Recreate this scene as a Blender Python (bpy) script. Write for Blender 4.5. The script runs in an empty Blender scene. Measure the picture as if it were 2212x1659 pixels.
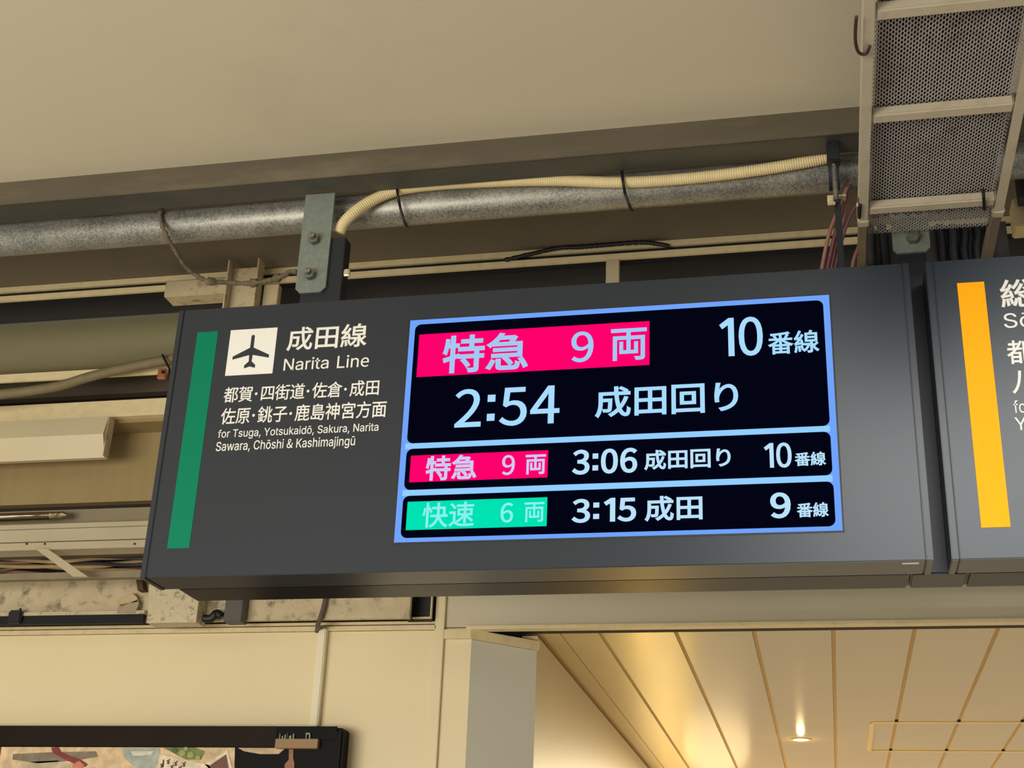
import bpy, bmesh, math, random
from mathutils import Vector, Matrix, Euler

C = bpy.context.scene.collection
scene = bpy.context.scene
random.seed(7)

# ------------------------------------------------------------------ camera
F_PX, W_PX, H_PX = 3007.339, 2212.0, 1659.0
CAM = Vector((0.46864, -3.08104, 1.64099))
CAM_ROT = Euler((math.radians(113.32946), math.radians(-2.17553), math.radians(12.20162)), 'XYZ')
cam_data = bpy.data.cameras.new('camera')
cam = bpy.data.objects.new('camera', cam_data)
C.objects.link(cam)
cam.location = CAM
cam.rotation_euler = CAM_ROT
cam_data.sensor_fit = 'HORIZONTAL'
cam_data.sensor_width = 36.0
cam_data.lens = 36.0 * F_PX / W_PX
cam_data.clip_start = 0.05
cam_data.clip_end = 100
scene.camera = cam

# ------------------------------------------------------------------ world, exposure, lights
vs = scene.view_settings
vs.view_transform = 'Standard'
vs.look = 'None'
vs.exposure = 0.0
vs.gamma = 1.0
vs.use_curve_mapping = False

world = bpy.data.worlds.new('station_ambient')
scene.world = world
world.use_nodes = True
wbg = world.node_tree.nodes['Background']
wbg.inputs[0].default_value = (1.0, 0.92, 0.78, 1)
wbg.inputs[1].default_value = 0.40


def lamp(name, kind, loc, energy, color, target=None, **kw):
    d = bpy.data.lights.new(name, kind)
    d.energy = energy
    d.color = color
    for k, v in kw.items():
        setattr(d, k, v)
    o = bpy.data.objects.new(name, d)
    C.objects.link(o)
    o.location = loc
    if target is not None:
        o.rotation_euler = (Vector(target) - Vector(loc)).to_track_quat('-Z', 'Y').to_euler()
    return o


# added key light low behind the camera, brightens ceiling and undersides
lamp('added_key_light', 'AREA', (-3.0, -5.0, 1.35), 262, (1, .94, .81), target=(-1.0, 1.6, 2.9), shape='RECTANGLE', size=4.2, size_y=1.6)
# square ceiling luminaire of the concourse, behind and to the right of the photographer
lamp('concourse_light', 'AREA', (1.75, -3.6, 3.74), 330, (.95, .97, .95), target=(1.75, -3.6, 0), shape='RECTANGLE', size=2.8, size_y=4.0)
# passage downlight by the side wall; added area light brightens soffit by floor bounce
lamp('passage_lamp', 'POINT', (-0.25, 6.4, 2.60), 3.4, (1, .74, .36), shadow_soft_size=0.22)
lamp('passage_bounce_fill', 'AREA', (1.2, 6.6, 2.84), 330, (1, .84, .54), target=(1.2, 6.6, 0), shape='RECTANGLE', size=2.6, size_y=3.0)
# tall narrow yellow lit sign standing out from the side wall of the passage, it glints in soffit and sign base
lamp('passage_yellow', 'AREA', (-0.53, 4.7, 1.5), 1.1, (1, .54, .06), target=(-0.53, 0, 1.5), shape='RECTANGLE', size=0.11, size_y=1.6)


# ------------------------------------------------------------------ pixel rays -> places
ROT = CAM_ROT.to_matrix()


def at(px, py, X=None, Y=None, Z=None):
    """the point of the photograph's pixel on the plane x=X, y=Y or z=Z"""
    d = ROT @ Vector(((px - W_PX / 2) / F_PX, -(py - H_PX / 2) / F_PX, -1.0))
    if X is not None:
        t = (X - CAM.x) / d.x
    elif Y is not None:
        t = (Y - CAM.y) / d.y
    else:
        t = (Z - CAM.z) / d.z
    return CAM + d * t


def zat(py, Y, px=150):
    return at(px, py, Y=Y).z


# ------------------------------------------------------------------ materials
def lin(c):
    return tuple((v / 255 / 12.92) if v / 255 <= .04045 else ((v / 255 + .055) / 1.055) ** 2.4 for v in c)


MATS = {}


def mat(name, rgb, rough=.6, metal=0.0, noise=0.0, scale=8.0, bump=0.0, dirt=None, dirt_amt=0.0, dirt_scale=3.0, spec=.5, stretch=None, coat=0.0):
    if name in MATS:
        return MATS[name]
    m = bpy.data.materials.new(name)
    m.use_nodes = True
    nt = m.node_tree
    b = nt.nodes['Principled BSDF']
    b.inputs['Roughness'].default_value = rough
    b.inputs['Metallic'].default_value = metal
    b.inputs['Specular IOR Level'].default_value = spec
    b.inputs['Coat Weight'].default_value = coat
    b.inputs['Coat Roughness'].default_value = .12
    col = (*lin(rgb), 1)
    b.inputs['Base Color'].default_value = col
    if noise or bump or dirt:
        tc = nt.nodes.new('ShaderNodeTexCoord')
        mp = nt.nodes.new('ShaderNodeMapping')
        nt.links.new(tc.outputs['Object'], mp.inputs[0])
        if stretch:
            mp.inputs['Scale'].default_value = stretch
        n = nt.nodes.new('ShaderNodeTexNoise')
        n.inputs['Scale'].default_value = scale
        n.inputs['Detail'].default_value = 6
        nt.links.new(mp.outputs[0], n.inputs['Vector'])
        r = nt.nodes.new('ShaderNodeValToRGB')
        r.color_ramp.elements[0].position = .3
        r.color_ramp.elements[1].position = .7
        r.color_ramp.elements[0].color = (*[max(0, v * (1 - noise)) for v in col[:3]], 1)
        r.color_ramp.elements[1].color = (*[min(1, v * (1 + noise)) for v in col[:3]], 1)
        nt.links.new(n.outputs[0], r.inputs[0])
        out = r.outputs[0]
        if dirt:
            n2 = nt.nodes.new('ShaderNodeTexNoise')
            n2.inputs['Scale'].default_value = dirt_scale
            n2.inputs['Detail'].default_value = 9
            n2.inputs['Roughness'].default_value = .7
            nt.links.new(mp.outputs[0], n2.inputs['Vector'])
            r2 = nt.nodes.new('ShaderNodeValToRGB')
            r2.color_ramp.elements[0].position = .52
            r2.color_ramp.elements[1].position = .68
            r2.color_ramp.elements[0].color = (0, 0, 0, 1)
            r2.color_ramp.elements[1].color = (dirt_amt,) * 3 + (1,)
            nt.links.new(n2.outputs[0], r2.inputs[0])
            mx = nt.nodes.new('ShaderNodeMixRGB')
            nt.links.new(r2.outputs[0], mx.inputs[0])
            nt.links.new(out, mx.inputs[1])
            mx.inputs[2].default_value = (*lin(dirt), 1)
            out = mx.outputs[0]
        nt.links.new(out, b.inputs['Base Color'])
        if bump:
            bp = nt.nodes.new('ShaderNodeBump')
            bp.inputs['Strength'].default_value = bump
            bp.inputs['Distance'].default_value = .01
            nt.links.new(n.outputs[0], bp.inputs['Height'])
            nt.links.new(bp.outputs[0], b.inputs['Normal'])
    MATS[name] = m
    return m


def galv(name, rgb, rough=.42, metal=.75, scale=90):
    """spangled galvanised steel"""
    if name in MATS:
        return MATS[name]
    m = bpy.data.materials.new(name)
    m.use_nodes = True
    nt = m.node_tree
    b = nt.nodes['Principled BSDF']
    b.inputs['Metallic'].default_value = metal
    tc = nt.nodes.new('ShaderNodeTexCoord')
    v = nt.nodes.new('ShaderNodeTexVoronoi')
    v.inputs['Scale'].default_value = scale
    nt.links.new(tc.outputs['Object'], v.inputs['Vector'])
    n = nt.nodes.new('ShaderNodeTexNoise')
    n.inputs['Scale'].default_value = 9
    n.inputs['Detail'].default_value = 8
    nt.links.new(tc.outputs['Object'], n.inputs['Vector'])
    mx = nt.nodes.new('ShaderNodeMixRGB')
    mx.inputs[0].default_value = .55
    nt.links.new(v.outputs['Color'], mx.inputs[1])
    nt.links.new(n.outputs[0], mx.inputs[2])
    bw = nt.nodes.new('ShaderNodeRGBToBW')
    nt.links.new(mx.outputs[0], bw.inputs[0])
    r = nt.nodes.new('ShaderNodeValToRGB')
    c = lin(rgb)
    r.color_ramp.elements[0].position = .3
    r.color_ramp.elements[1].position = .7
    r.color_ramp.elements[0].color = (*[x * .66 for x in c], 1)
    r.color_ramp.elements[1].color = (*[min(1, x * 1.4) for x in c], 1)
    nt.links.new(bw.outputs[0], r.inputs[0])
    nt.links.new(r.outputs[0], b.inputs['Base Color'])
    rr = nt.nodes.new('ShaderNodeMapRange')
    rr.inputs['To Min'].default_value = rough - .12
    rr.inputs['To Max'].default_value = rough + .18
    nt.links.new(bw.outputs[0], rr.inputs['Value'])
    nt.links.new(rr.outputs[0], b.inputs['Roughness'])
    MATS[name] = m
    return m


def glow(name, rgb, strength=1.0):
    if name in MATS:
        return MATS[name]
    m = bpy.data.materials.new(name)
    m.use_nodes = True
    nt = m.node_tree
    nt.nodes.clear()
    e = nt.nodes.new('ShaderNodeEmission')
    o = nt.nodes.new('ShaderNodeOutputMaterial')
    e.inputs[0].default_value = (*lin(rgb), 1)
    e.inputs[1].default_value = strength
    nt.links.new(e.outputs[0], o.inputs[0])
    MATS[name] = m
    return m


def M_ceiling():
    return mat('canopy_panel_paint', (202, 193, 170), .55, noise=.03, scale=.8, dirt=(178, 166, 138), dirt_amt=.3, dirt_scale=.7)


# ------------------------------------------------------------------ mesh helpers (world coordinates in, object origin at its own centre)
WL = {}     # world location of every object


def link(name, bm, m, parent=None, smooth=False, mats=None):
    bmesh.ops.recalc_face_normals(bm, faces=bm.faces[:])
    vsx = [v.co for v in bm.verts]
    lo = Vector((min(v.x for v in vsx), min(v.y for v in vsx), min(v.z for v in vsx)))
    hi = Vector((max(v.x for v in vsx), max(v.y for v in vsx), max(v.z for v in vsx)))
    ctr = (lo + hi) / 2
    for v in bm.verts:
        v.co -= ctr
    me = bpy.data.meshes.new(name)
    bm.to_mesh(me)
    bm.free()
    for mm in (mats or [m]):
        me.materials.append(mm)
    if smooth:
        for p in me.polygons:
            p.use_smooth = True
    o = bpy.data.objects.new(name, me)
    C.objects.link(o)
    WL[o.name] = ctr
    if parent is not None:
        o.parent = parent
        o.location = ctr - WL[parent.name]
    else:
        o.location = ctr
    return o


def empty(name, loc):
    o = bpy.data.objects.new(name, None)
    C.objects.link(o)
    o.location = loc
    o.empty_display_size = .05
    WL[o.name] = Vector(loc)
    return o


def tag(o, label=None, cat=None, group=None, kind=None):
    if label: o['label'] = label
    if cat: o['category'] = cat
    if group: o['group'] = group
    if kind: o['kind'] = kind
    return o


def thing(name, loc, label, cat, group=None):
    return tag(empty(name, loc), label, cat, group)


def b_box(bm, x0, x1, y0, y1, z0, z1, bevel=0.0):
    x0, x1 = min(x0, x1), max(x0, x1)
    y0, y1 = min(y0, y1), max(y0, y1)
    z0, z1 = min(z0, z1), max(z0, z1)
    vv = [bm.verts.new((x, y, z)) for x in (x0, x1) for y in (y0, y1) for z in (z0, z1)]
    ff = [bm.faces.new([vv[i] for i in q]) for q in ((0, 1, 3, 2), (4, 6, 7, 5), (0, 4, 5, 1), (2, 3, 7, 6), (0, 2, 6, 4), (1, 5, 7, 3))]
    if bevel:
        es = list({e for f in ff for e in f.edges})
        bmesh.ops.bevel(bm, geom=es, offset=bevel, segments=2, affect='EDGES')
    return bm


def b_prism_x(bm, prof, x0, x1):
    """closed YZ profile pushed along X"""
    a = [bm.verts.new((x0, y, z)) for y, z in prof]
    b = [bm.verts.new((x1, y, z)) for y, z in prof]
    n = len(prof)
    for i in range(n):
        bm.faces.new((a[i], a[(i + 1) % n], b[(i + 1) % n], b[i]))
    bm.faces.new(a)
    bm.faces.new(b[::-1])
    return bm


def b_prism_y(bm, prof, y0, y1):
    """closed XZ outline pushed along Y"""
    a = [bm.verts.new((x, y0, z)) for x, z in prof]
    b = [bm.verts.new((x, y1, z)) for x, z in prof]
    n = len(prof)
    for i in range(n):
        bm.faces.new((a[i], a[(i + 1) % n], b[(i + 1) % n], b[i]))
    bm.faces.new(a)
    bm.faces.new(b[::-1])
    return bm


def catmull(pts, per=8):
    pts = [Vector(p) for p in pts]
    out = []
    n = len(pts)
    for i in range(n - 1):
        p0, p1, p2, p3 = pts[max(i - 1, 0)], pts[i], pts[i + 1], pts[min(i + 2, n - 1)]
        for k in range(per):
            t = k / per
            out.append(.5 * ((2 * p1) + (-p0 + p2) * t + (2 * p0 - 5 * p1 + 4 * p2 - p3) * t * t + (-p0 + 3 * p1 - 3 * p2 + p3) * t ** 3))
    out.append(pts[-1])
    return out


def resample(pts, step):
    out = [pts[0]]
    acc = 0
    for a, b in zip(pts, pts[1:]):
        L = (b - a).length
        if L < 1e-9:
            continue
        pos = step - acc
        while pos <= L:
            out.append(a + (b - a) * (pos / L))
            pos += step
        acc = (acc + L) % step
    return out


def b_tube(bm, pts, r, seg=12, radii=None, caps=True):
    rings = []
    u = None
    for i, p in enumerate(pts):
        t = (pts[min(i + 1, len(pts) - 1)] - pts[max(i - 1, 0)]).normalized()
        if u is None:
            ax = min((Vector((1, 0, 0)), Vector((0, 1, 0)), Vector((0, 0, 1))), key=lambda a: abs(a.dot(t)))
            u = t.cross(ax).normalized()
        else:
            u = (u - t * u.dot(t)).normalized()
        w = t.cross(u)
        rr = radii[i] if radii else r
        rings.append([bm.verts.new(p + (u * math.cos(a) + w * math.sin(a)) * rr) for a in [2 * math.pi * k / seg for k in range(seg)]])
    for a, b in zip(rings, rings[1:]):
        for k in range(seg):
            bm.faces.new((a[k], a[(k + 1) % seg], b[(k + 1) % seg], b[k]))
    if caps:
        bm.faces.new(rings[0][::-1])
        bm.faces.new(rings[-1])
    return bm


def new():
    return bmesh.new()


def boxo(name, m, x0, x1, y0, y1, z0, z1, parent=None, bevel=0.0):
    return link(name, b_box(new(), x0, x1, y0, y1, z0, z1, bevel), m, parent)


def struct(o, label, cat):
    return tag(o, label, cat, kind='structure')


# ------------------------------------------------------------------ lettering
# outlines of the letters: advance / contour / contour, a contour being bezier points (left handle, point, right handle) in 1/1000
GLYPHS = {
    '&': '472/88,-9,179,-9,239,-9 287,14,326,49,367,20 407,0,443,-9,449,8 454,26,460,44,431,52 398,68,365,92,405,145 434,206,454,274,434,274 414,274,394,274,379,215 354,166,323,124,275,164 227,214,194,267,251,308 308,351,308,418,308,476 272,517,209,517,139,517 92,465,92,398,92,361 104,320,125,278,73,242 25,200,25,132,25,50/235,126,284,83,255,58 222,41,187,41,130,41 86,79,86,135,86,175 115,206,151,235,187,179/217,340,170,308,155,340 146,371,146,398,146,440 170,473,209,473,244,473 257,446,257,416,257,371',
    ',': '188/53,-119,38,-119,48,-56 58,8,68,71,91,71 114,71,137,71,119,8 102,-56,84,-119,69,-119',
    'C': '510/293,-7,267,-7,223,-7 184,4,150,25,116,46 89,76,70,115,50,154 40,201,40,254,40,308 50,354,70,393,89,432 116,462,150,484,184,505 223,516,267,516,293,516 317,512,340,504,363,497 384,486,402,471,420,457 436,439,448,418,460,398 468,374,473,348,451,348 430,348,408,348,404,366 398,381,389,395,381,408 370,419,357,428,345,438 331,444,315,449,300,454 284,456,267,456,236,456 208,448,184,432,159,417 139,394,125,364,111,334 103,297,103,254,103,211 111,175,125,145,140,115 159,92,184,76,209,61 236,53,267,53,284,53 300,55,315,60,331,65 345,71,357,81,370,90 381,101,389,114,398,128 404,143,408,160,430,160 451,160,473,160,469,135 460,111,448,91,436,70 421,52,402,38,384,23 363,12,341,5,318,-3',
    'K': '467/146,189,104,145,104,169 104,193,104,216,116,232 128,247,139,261,151,275 162,290,174,303,187,317 199,331,212,344,262,399 313,454,364,509,392,509 420,509,448,509,376,431 304,353,231,276,230,276 229,276,228,276,187,233/82,0,60,0,60,170 60,339,60,509,82,509 103,509,125,509,125,451 125,392,125,334,124,298 124,261,124,225,124,214 124,204,125,193,125,129 125,64,125,0,103,0/398,0,372,0,311,86 249,173,188,259,201,276 215,293,228,309,302,206 375,103,449,0,423,0',
    'L': '393/160,0,60,0,60,170 60,339,60,509,82,509 103,509,125,509,125,358 125,208,125,57,203,57 282,57,361,57,361,38 361,19,361,0,261,0',
    'N': '523/82,0,60,0,60,170 60,339,60,509,85,509 111,509,136,509,205,400 274,291,343,183,349,174 355,164,363,151,370,138 379,123,388,107,396,90 405,73,414,55,411,55 408,54,405,54,403,72 401,90,401,108,400,126 399,142,399,157,399,172 399,185,399,195,399,300 399,404,399,509,420,509 442,509,463,509,463,339 463,170,463,0,438,0 412,0,387,0,325,97 264,193,202,290,194,303 186,316,177,331,169,345 159,362,148,381,137,400 123,424,108,452,111,453 115,453,119,454,120,428 121,405,122,384,123,362 124,344,124,328,125,312 125,300,125,291,125,194 125,97,125,0,103,0',
    'S': '447/263,-9,224,-9,187,-9 155,-3,128,9,100,21 79,38,64,60,49,82 40,107,38,137,60,137 82,137,104,137,106,117 112,101,123,88,134,75 149,65,166,59,184,52 203,49,224,49,247,49 268,53,286,60,304,68 319,78,329,92,340,105 346,121,346,139,346,155 341,169,332,179,323,189 311,198,296,205,281,211 264,217,245,222,224,228 204,234,184,239,142,251 109,268,86,289,63,311 52,339,52,372,52,401 60,426,75,448,90,469 111,486,138,498,164,510 194,516,227,516,261,516 290,510,316,498,342,486 362,469,377,449,392,428 400,404,401,378,380,378 358,378,337,378,335,403 323,423,302,437,281,451 256,459,225,459,203,459 184,455,167,448,151,441 138,431,129,418,120,406 115,391,115,376,115,358 120,344,131,334,142,323 154,314,169,308,184,302 199,297,212,293,230,289 247,284,264,279,279,275 295,270,312,264,328,257 344,248,359,238,373,227 385,214,395,198,404,181 408,162,408,139,408,111 401,86,386,64,372,41 351,24,323,11,296,-2',
    'T': '449/85,452,32,452,32,471 32,490,32,509,160,509 288,509,417,509,417,490 417,471,417,452,363,452 310,452,257,452,257,301 257,151,257,0,235,0 214,0,193,0,193,151 193,301,193,452,139,452',
    'Y': '472/225,0,203,0,203,69 203,139,203,208,141,308 79,409,16,509,41,509 66,509,91,509,125,454 159,399,192,344,203,326 213,309,222,292,231,275 240,255,250,230,241,230 232,230,224,230,233,255 242,276,251,293,260,310 270,327,280,344,314,399 347,454,381,509,406,509 430,509,455,509,393,409 330,308,268,208,268,139 268,69,268,0,247,0',
    'a': '389/182,-9,160,-9,136,-9 114,-4,94,5,75,14 59,27,48,45,36,62 30,83,30,108,30,130 35,147,43,161,52,175 63,185,78,193,92,201 108,207,125,211,143,215 160,218,178,220,201,223 219,225,234,227,248,228 258,231,265,235,272,239 276,245,276,255,276,255 276,256,276,257,276,272 273,286,267,297,261,308 252,316,240,322,228,328 213,331,196,331,178,331 162,328,149,322,136,317 126,309,118,301,110,292 104,283,100,274,80,280 61,285,41,291,50,314 62,332,79,346,95,360 113,369,133,375,153,381 173,384,194,384,208,384 223,383,239,379,255,376 271,370,286,360,301,351 313,338,322,320,332,303 337,280,337,251,337,168 337,84,337,0,317,0 297,0,277,0,277,17 277,35,277,52,275,52 274,52,272,52,268,43 261,34,252,25,243,15 230,7,215,1,200,-5/155,45,170,45,193,45 212,50,228,59,243,68 255,79,263,93,271,107 276,122,276,138,276,155 276,173,276,190,273,187 268,184,259,182,251,180 242,178,231,176,221,174 210,172,200,171,190,170 182,169,175,168,161,166 147,163,134,159,121,154 111,148,103,139,96,131 92,119,92,105,92,92 95,81,102,72,109,63 118,57,130,52,142,48',
    'd': '424/219,-8,195,-8,164,-8 136,0,111,16,87,32 68,55,55,84,41,114 34,149,34,189,34,229 41,263,55,293,69,322 88,345,112,361,136,376 164,384,196,384,219,384 238,381,253,373,268,365 279,356,287,346,296,336 302,327,306,319,308,319 309,319,311,319,311,382 311,446,311,509,331,509 351,509,372,509,372,339 372,170,372,0,352,0 332,0,313,0,313,20 313,39,313,59,311,59 309,59,307,59,302,51 295,42,287,31,278,21 267,12,252,4,238,-4/181,47,205,47,227,47 247,53,263,65,279,77 291,94,299,115,308,136 312,161,312,189,312,217 308,242,300,263,292,284 279,300,263,312,247,324 228,330,205,330,181,330 161,324,145,311,129,299 116,282,108,261,100,240 96,216,96,189,96,162 100,138,109,117,117,95 129,78,145,66,161,53',
    'e': '384/116,-9,217,-9,267,-9 307,8,340,29,332,43 325,58,317,71,289,53 260,41,223,41,152,41 103,93,98,173,183,173 268,173,352,173,353,183 355,196,355,209,355,317 301,386,205,386,119,386 36,311,36,188,36,64/165,218,98,218,106,293 152,335,206,335,265,335 299,295,299,218,232,218',
    'f': '254/154,379,228,379,228,362 228,344,228,327,154,327 80,327,6,327,6,344 6,362,6,379,80,379/101,0,81,0,81,144 81,288,81,432,81,453 86,471,96,486,106,500 119,511,135,519,152,526 169,530,187,530,201,530 213,529,222,527,232,525 238,523,243,521,238,503 233,486,227,468,224,470 220,471,215,472,210,473 203,474,195,474,176,474 163,469,154,460,146,451 142,437,142,419,142,279 142,140,142,0,121,0',
    'g': '425/238,-151,207,-151,179,-151 155,-147,134,-140,113,-132 96,-123,82,-110,69,-98 58,-84,51,-69,67,-60 84,-50,101,-41,107,-49 113,-57,122,-66,130,-75 141,-82,154,-88,168,-94 186,-97,207,-97,238,-97 263,-90,282,-75,302,-60 311,-37,311,-6,311,19 311,44,311,68,310,68 308,68,306,68,301,60 295,51,287,41,278,32 267,23,252,16,238,8 219,5,195,5,164,5 137,12,113,27,88,41 69,62,55,90,41,118 34,152,34,191,34,230 41,264,55,293,69,322 88,345,112,361,137,376 165,384,196,384,220,384 239,381,253,373,268,365 280,356,288,346,297,336 303,327,308,319,309,319 311,319,313,319,313,339 313,359,313,379,333,379 353,379,372,379,372,250 372,121,372,-9,372,-42 365,-69,350,-90,335,-111 316,-126,291,-136,266,-146/181,59,205,59,228,59 248,64,264,75,280,86 292,101,300,121,308,141 312,165,312,193,312,220 308,243,300,264,292,284 280,301,264,312,248,324 228,330,205,330,181,330 161,324,145,312,129,299 117,283,109,262,100,242 96,219,96,193,96,166 100,143,109,123,117,103 129,87,145,76,162,65',
    'h': '410/114,249,114,227,114,151 114,76,114,0,93,0 73,0,53,0,53,170 53,339,53,509,73,509 93,509,114,509,114,435 114,361,114,287,110,287 106,287,102,287,114,322 131,347,152,362,174,377 199,384,227,384,253,384 276,379,295,369,315,358 330,342,341,321,352,299 357,273,357,240,357,160 357,80,357,0,337,0 316,0,296,0,296,78 296,157,296,235,296,265 288,288,273,304,258,321 237,329,210,329,192,329 175,325,161,317,146,309 135,298,126,283,118,267',
    'i': '167/73,0,53,0,53,126 53,253,53,379,73,379 93,379,114,379,114,253 114,126,114,0,93,0/95,443,84,443,72,443 62,447,54,455,45,462 41,472,41,483,41,494 45,504,54,512,62,520 72,524,84,524,95,524 106,520,114,512,122,504 126,494,126,483,126,472 122,462,114,455,106,447',
    'j': '167/53,243,53,379,73,379 93,379,114,379,114,243 114,106,114,-30,114,-53 110,-73,102,-90,93,-107 81,-120,65,-129,48,-138 28,-143,4,-143,-1,-143 -5,-143,-10,-143,-10,-124 -10,-105,-10,-87,-6,-87 -2,-87,2,-87,20,-87 32,-82,40,-72,49,-62 53,-48,53,-29,53,107/95,443,83,443,72,443 62,447,53,455,45,462 41,472,41,483,41,494 45,504,53,512,62,520 72,524,83,524,95,524 105,520,114,512,122,504 126,494,126,483,126,472 122,462,114,455,105,447',
    'k': '381/132,158,110,137,110,162 110,187,110,212,113,212 117,212,121,212,175,268 230,323,284,379,310,379 335,379,360,379,301,319 243,259,184,199,182,199 179,199,177,199,155,178/73,0,53,0,53,170 53,339,53,509,73,509 93,509,114,509,114,339 114,170,114,0,93,0/320,0,294,0,245,62 197,124,148,186,162,200 177,214,191,229,252,152 312,76,372,0,346,0',
    'm': '610/73,0,53,0,53,126 53,253,53,379,72,379 92,379,112,379,112,351 112,323,112,295,111,295 109,295,108,295,113,316 121,332,132,346,144,359 157,369,172,376,187,383 203,386,219,386,247,386 270,378,287,361,305,344 316,322,321,295,318,295 315,295,312,295,317,313 325,329,337,343,349,357 364,367,381,375,398,382 416,386,437,386,459,386 479,381,497,372,515,362 530,348,541,328,551,309 557,285,557,255,557,170 557,85,557,0,536,0 516,0,496,0,496,85 496,169,496,254,496,281 488,301,473,313,457,325 439,330,419,330,402,330 387,327,374,320,362,313 352,303,345,290,339,278 335,263,335,247,335,165 335,82,335,0,315,0 295,0,274,0,274,87 274,173,274,260,274,281 267,298,253,311,239,324 221,330,199,330,185,330 171,327,158,320,144,313 134,303,126,289,118,276 114,258,114,238,114,159 114,79,114,0,93,0',
    'n': '410/114,249,114,227,114,151 114,76,114,0,93,0 73,0,53,0,53,126 53,253,53,379,72,379 92,379,112,379,112,349 112,318,112,287,109,287 106,287,102,287,114,322 131,347,152,362,174,377 199,384,227,384,253,384 276,379,295,369,314,358 330,342,341,321,352,299 357,273,357,240,357,160 357,80,357,0,337,0 316,0,296,0,296,78 296,157,296,235,296,265 288,288,273,304,258,321 237,329,210,329,192,329 175,325,161,317,146,309 135,298,126,283,118,267',
    'o': '415/242,-8,207,-8,173,-8 143,0,117,16,91,33 71,56,56,85,41,114 34,149,34,187,34,227 41,262,56,291,71,321 91,343,117,360,143,376 173,384,207,384,242,384 273,376,299,360,325,343 345,321,359,291,374,262 381,227,381,187,381,149 374,114,359,85,345,56 325,33,299,16,273,0/182,46,207,46,233,46 254,53,270,66,287,79 299,96,307,117,315,139 319,162,319,187,319,213 315,236,307,258,299,280 287,297,270,310,254,323 233,330,207,330,182,330 161,323,145,310,129,297 116,280,108,258,100,237 96,213,96,187,96,162 100,139,108,117,116,96 129,79,145,66,161,53',
    'r': '259/73,0,53,0,53,126 53,253,53,379,72,379 92,379,112,379,112,360 112,340,112,321,113,321 114,321,115,321,122,340 135,355,152,367,170,379 190,385,213,385,218,385 223,385,229,384,235,384 240,384,243,384,243,363 243,343,243,322,242,323 237,323,230,324,223,325 215,326,207,326,189,326 173,322,159,315,145,307 134,297,126,284,118,270 114,255,114,237,114,158 114,79,114,0,93,0',
    's': '365/211,-8,182,-8,156,-8 133,-4,112,3,92,11 75,23,62,38,49,53 40,72,36,94,55,98 74,102,94,107,99,86 109,70,124,60,139,50 158,45,181,45,208,45 229,51,244,62,260,74 268,87,268,103,268,116 263,127,254,136,245,144 231,151,212,155,191,160 170,165,149,170,115,178 89,191,72,208,55,225 47,247,47,274,47,296 53,315,65,332,77,348 94,361,115,370,136,380 160,384,187,384,213,384 235,380,254,372,272,365 287,353,299,339,310,325 319,309,324,290,305,286 287,281,268,277,263,292 255,304,243,316,230,327 212,333,187,333,165,333 146,327,131,317,116,306 109,293,109,277,109,263 114,252,124,243,134,235 150,228,172,223,191,218 210,214,229,209,264,201 290,188,306,171,323,154 331,133,331,107,331,84 325,64,312,47,300,30 282,16,260,6,237,-3',
    't': '227/138,379,204,379,204,362 204,344,204,327,138,327 72,327,6,327,6,344 6,362,6,379,72,379/65,345,65,471,85,471 106,471,126,471,126,347 126,222,126,98,126,81 129,69,136,61,143,54 154,50,170,50,174,50 179,50,185,51,191,52 197,53,202,54,206,36 209,19,213,2,207,0 200,-2,192,-3,184,-4 176,-4,168,-4,136,-4 110,4,92,21,74,38 65,62,65,93,65,219',
    'u': '410/211,-5,182,-5,157,-5 134,0,115,11,95,21 80,37,69,59,58,80 53,107,53,139,53,219 53,299,53,379,73,379 93,379,114,379,114,301 114,222,114,144,114,114 121,91,137,75,152,58 173,50,200,50,218,50 235,54,249,62,264,70 275,81,283,97,292,112 296,131,296,153,296,228 296,304,296,379,316,379 337,379,357,379,357,253 357,126,357,0,337,0 318,0,298,0,298,31 298,61,298,92,301,92 304,92,307,92,295,57 279,32,257,17,235,2',
    'w': '567/158,0,138,0,99,126 61,253,23,379,44,379 66,379,87,379,103,324 118,269,133,214,140,191 147,165,154,137,161,108 168,76,175,41,172,41 168,41,165,41,172,75 179,106,186,135,193,163 199,190,206,214,221,269 237,324,252,379,273,379 295,379,316,379,332,324 347,269,362,214,368,190 375,164,382,136,388,107 395,76,402,41,399,41 395,41,391,41,399,75 406,107,413,135,420,164 427,190,434,214,449,269 465,324,480,379,502,379 523,379,545,379,506,253 468,126,429,0,409,0 389,0,368,0,352,57 335,114,319,172,314,189 309,207,305,225,300,243 295,261,291,280,286,299 281,318,277,338,281,338 286,338,291,338,286,319 281,299,277,280,272,261 267,243,263,225,258,206 253,189,248,172,231,114 215,57,199,0,178,0',
    'ō': '415/242,-8,207,-8,173,-8 143,0,117,16,91,33 71,56,56,85,41,114 34,149,34,187,34,227 41,262,56,291,71,321 91,343,117,360,143,376 173,384,207,384,242,384 273,376,299,360,325,343 345,321,359,291,374,262 381,227,381,187,381,149 374,114,359,85,345,56 325,33,299,16,273,0/182,46,207,46,233,46 254,53,270,66,287,79 299,96,307,117,315,139 319,162,319,187,319,213 315,236,307,258,299,280 287,297,270,310,254,323 233,330,207,330,182,330 161,323,145,310,129,297 116,280,108,258,100,237 96,213,96,187,96,162 100,139,108,117,116,96 129,79,145,66,161,53/239,506,302,506,302,490 302,474,302,458,239,458 176,458,113,458,113,474 113,490,113,506,176,506',
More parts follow.
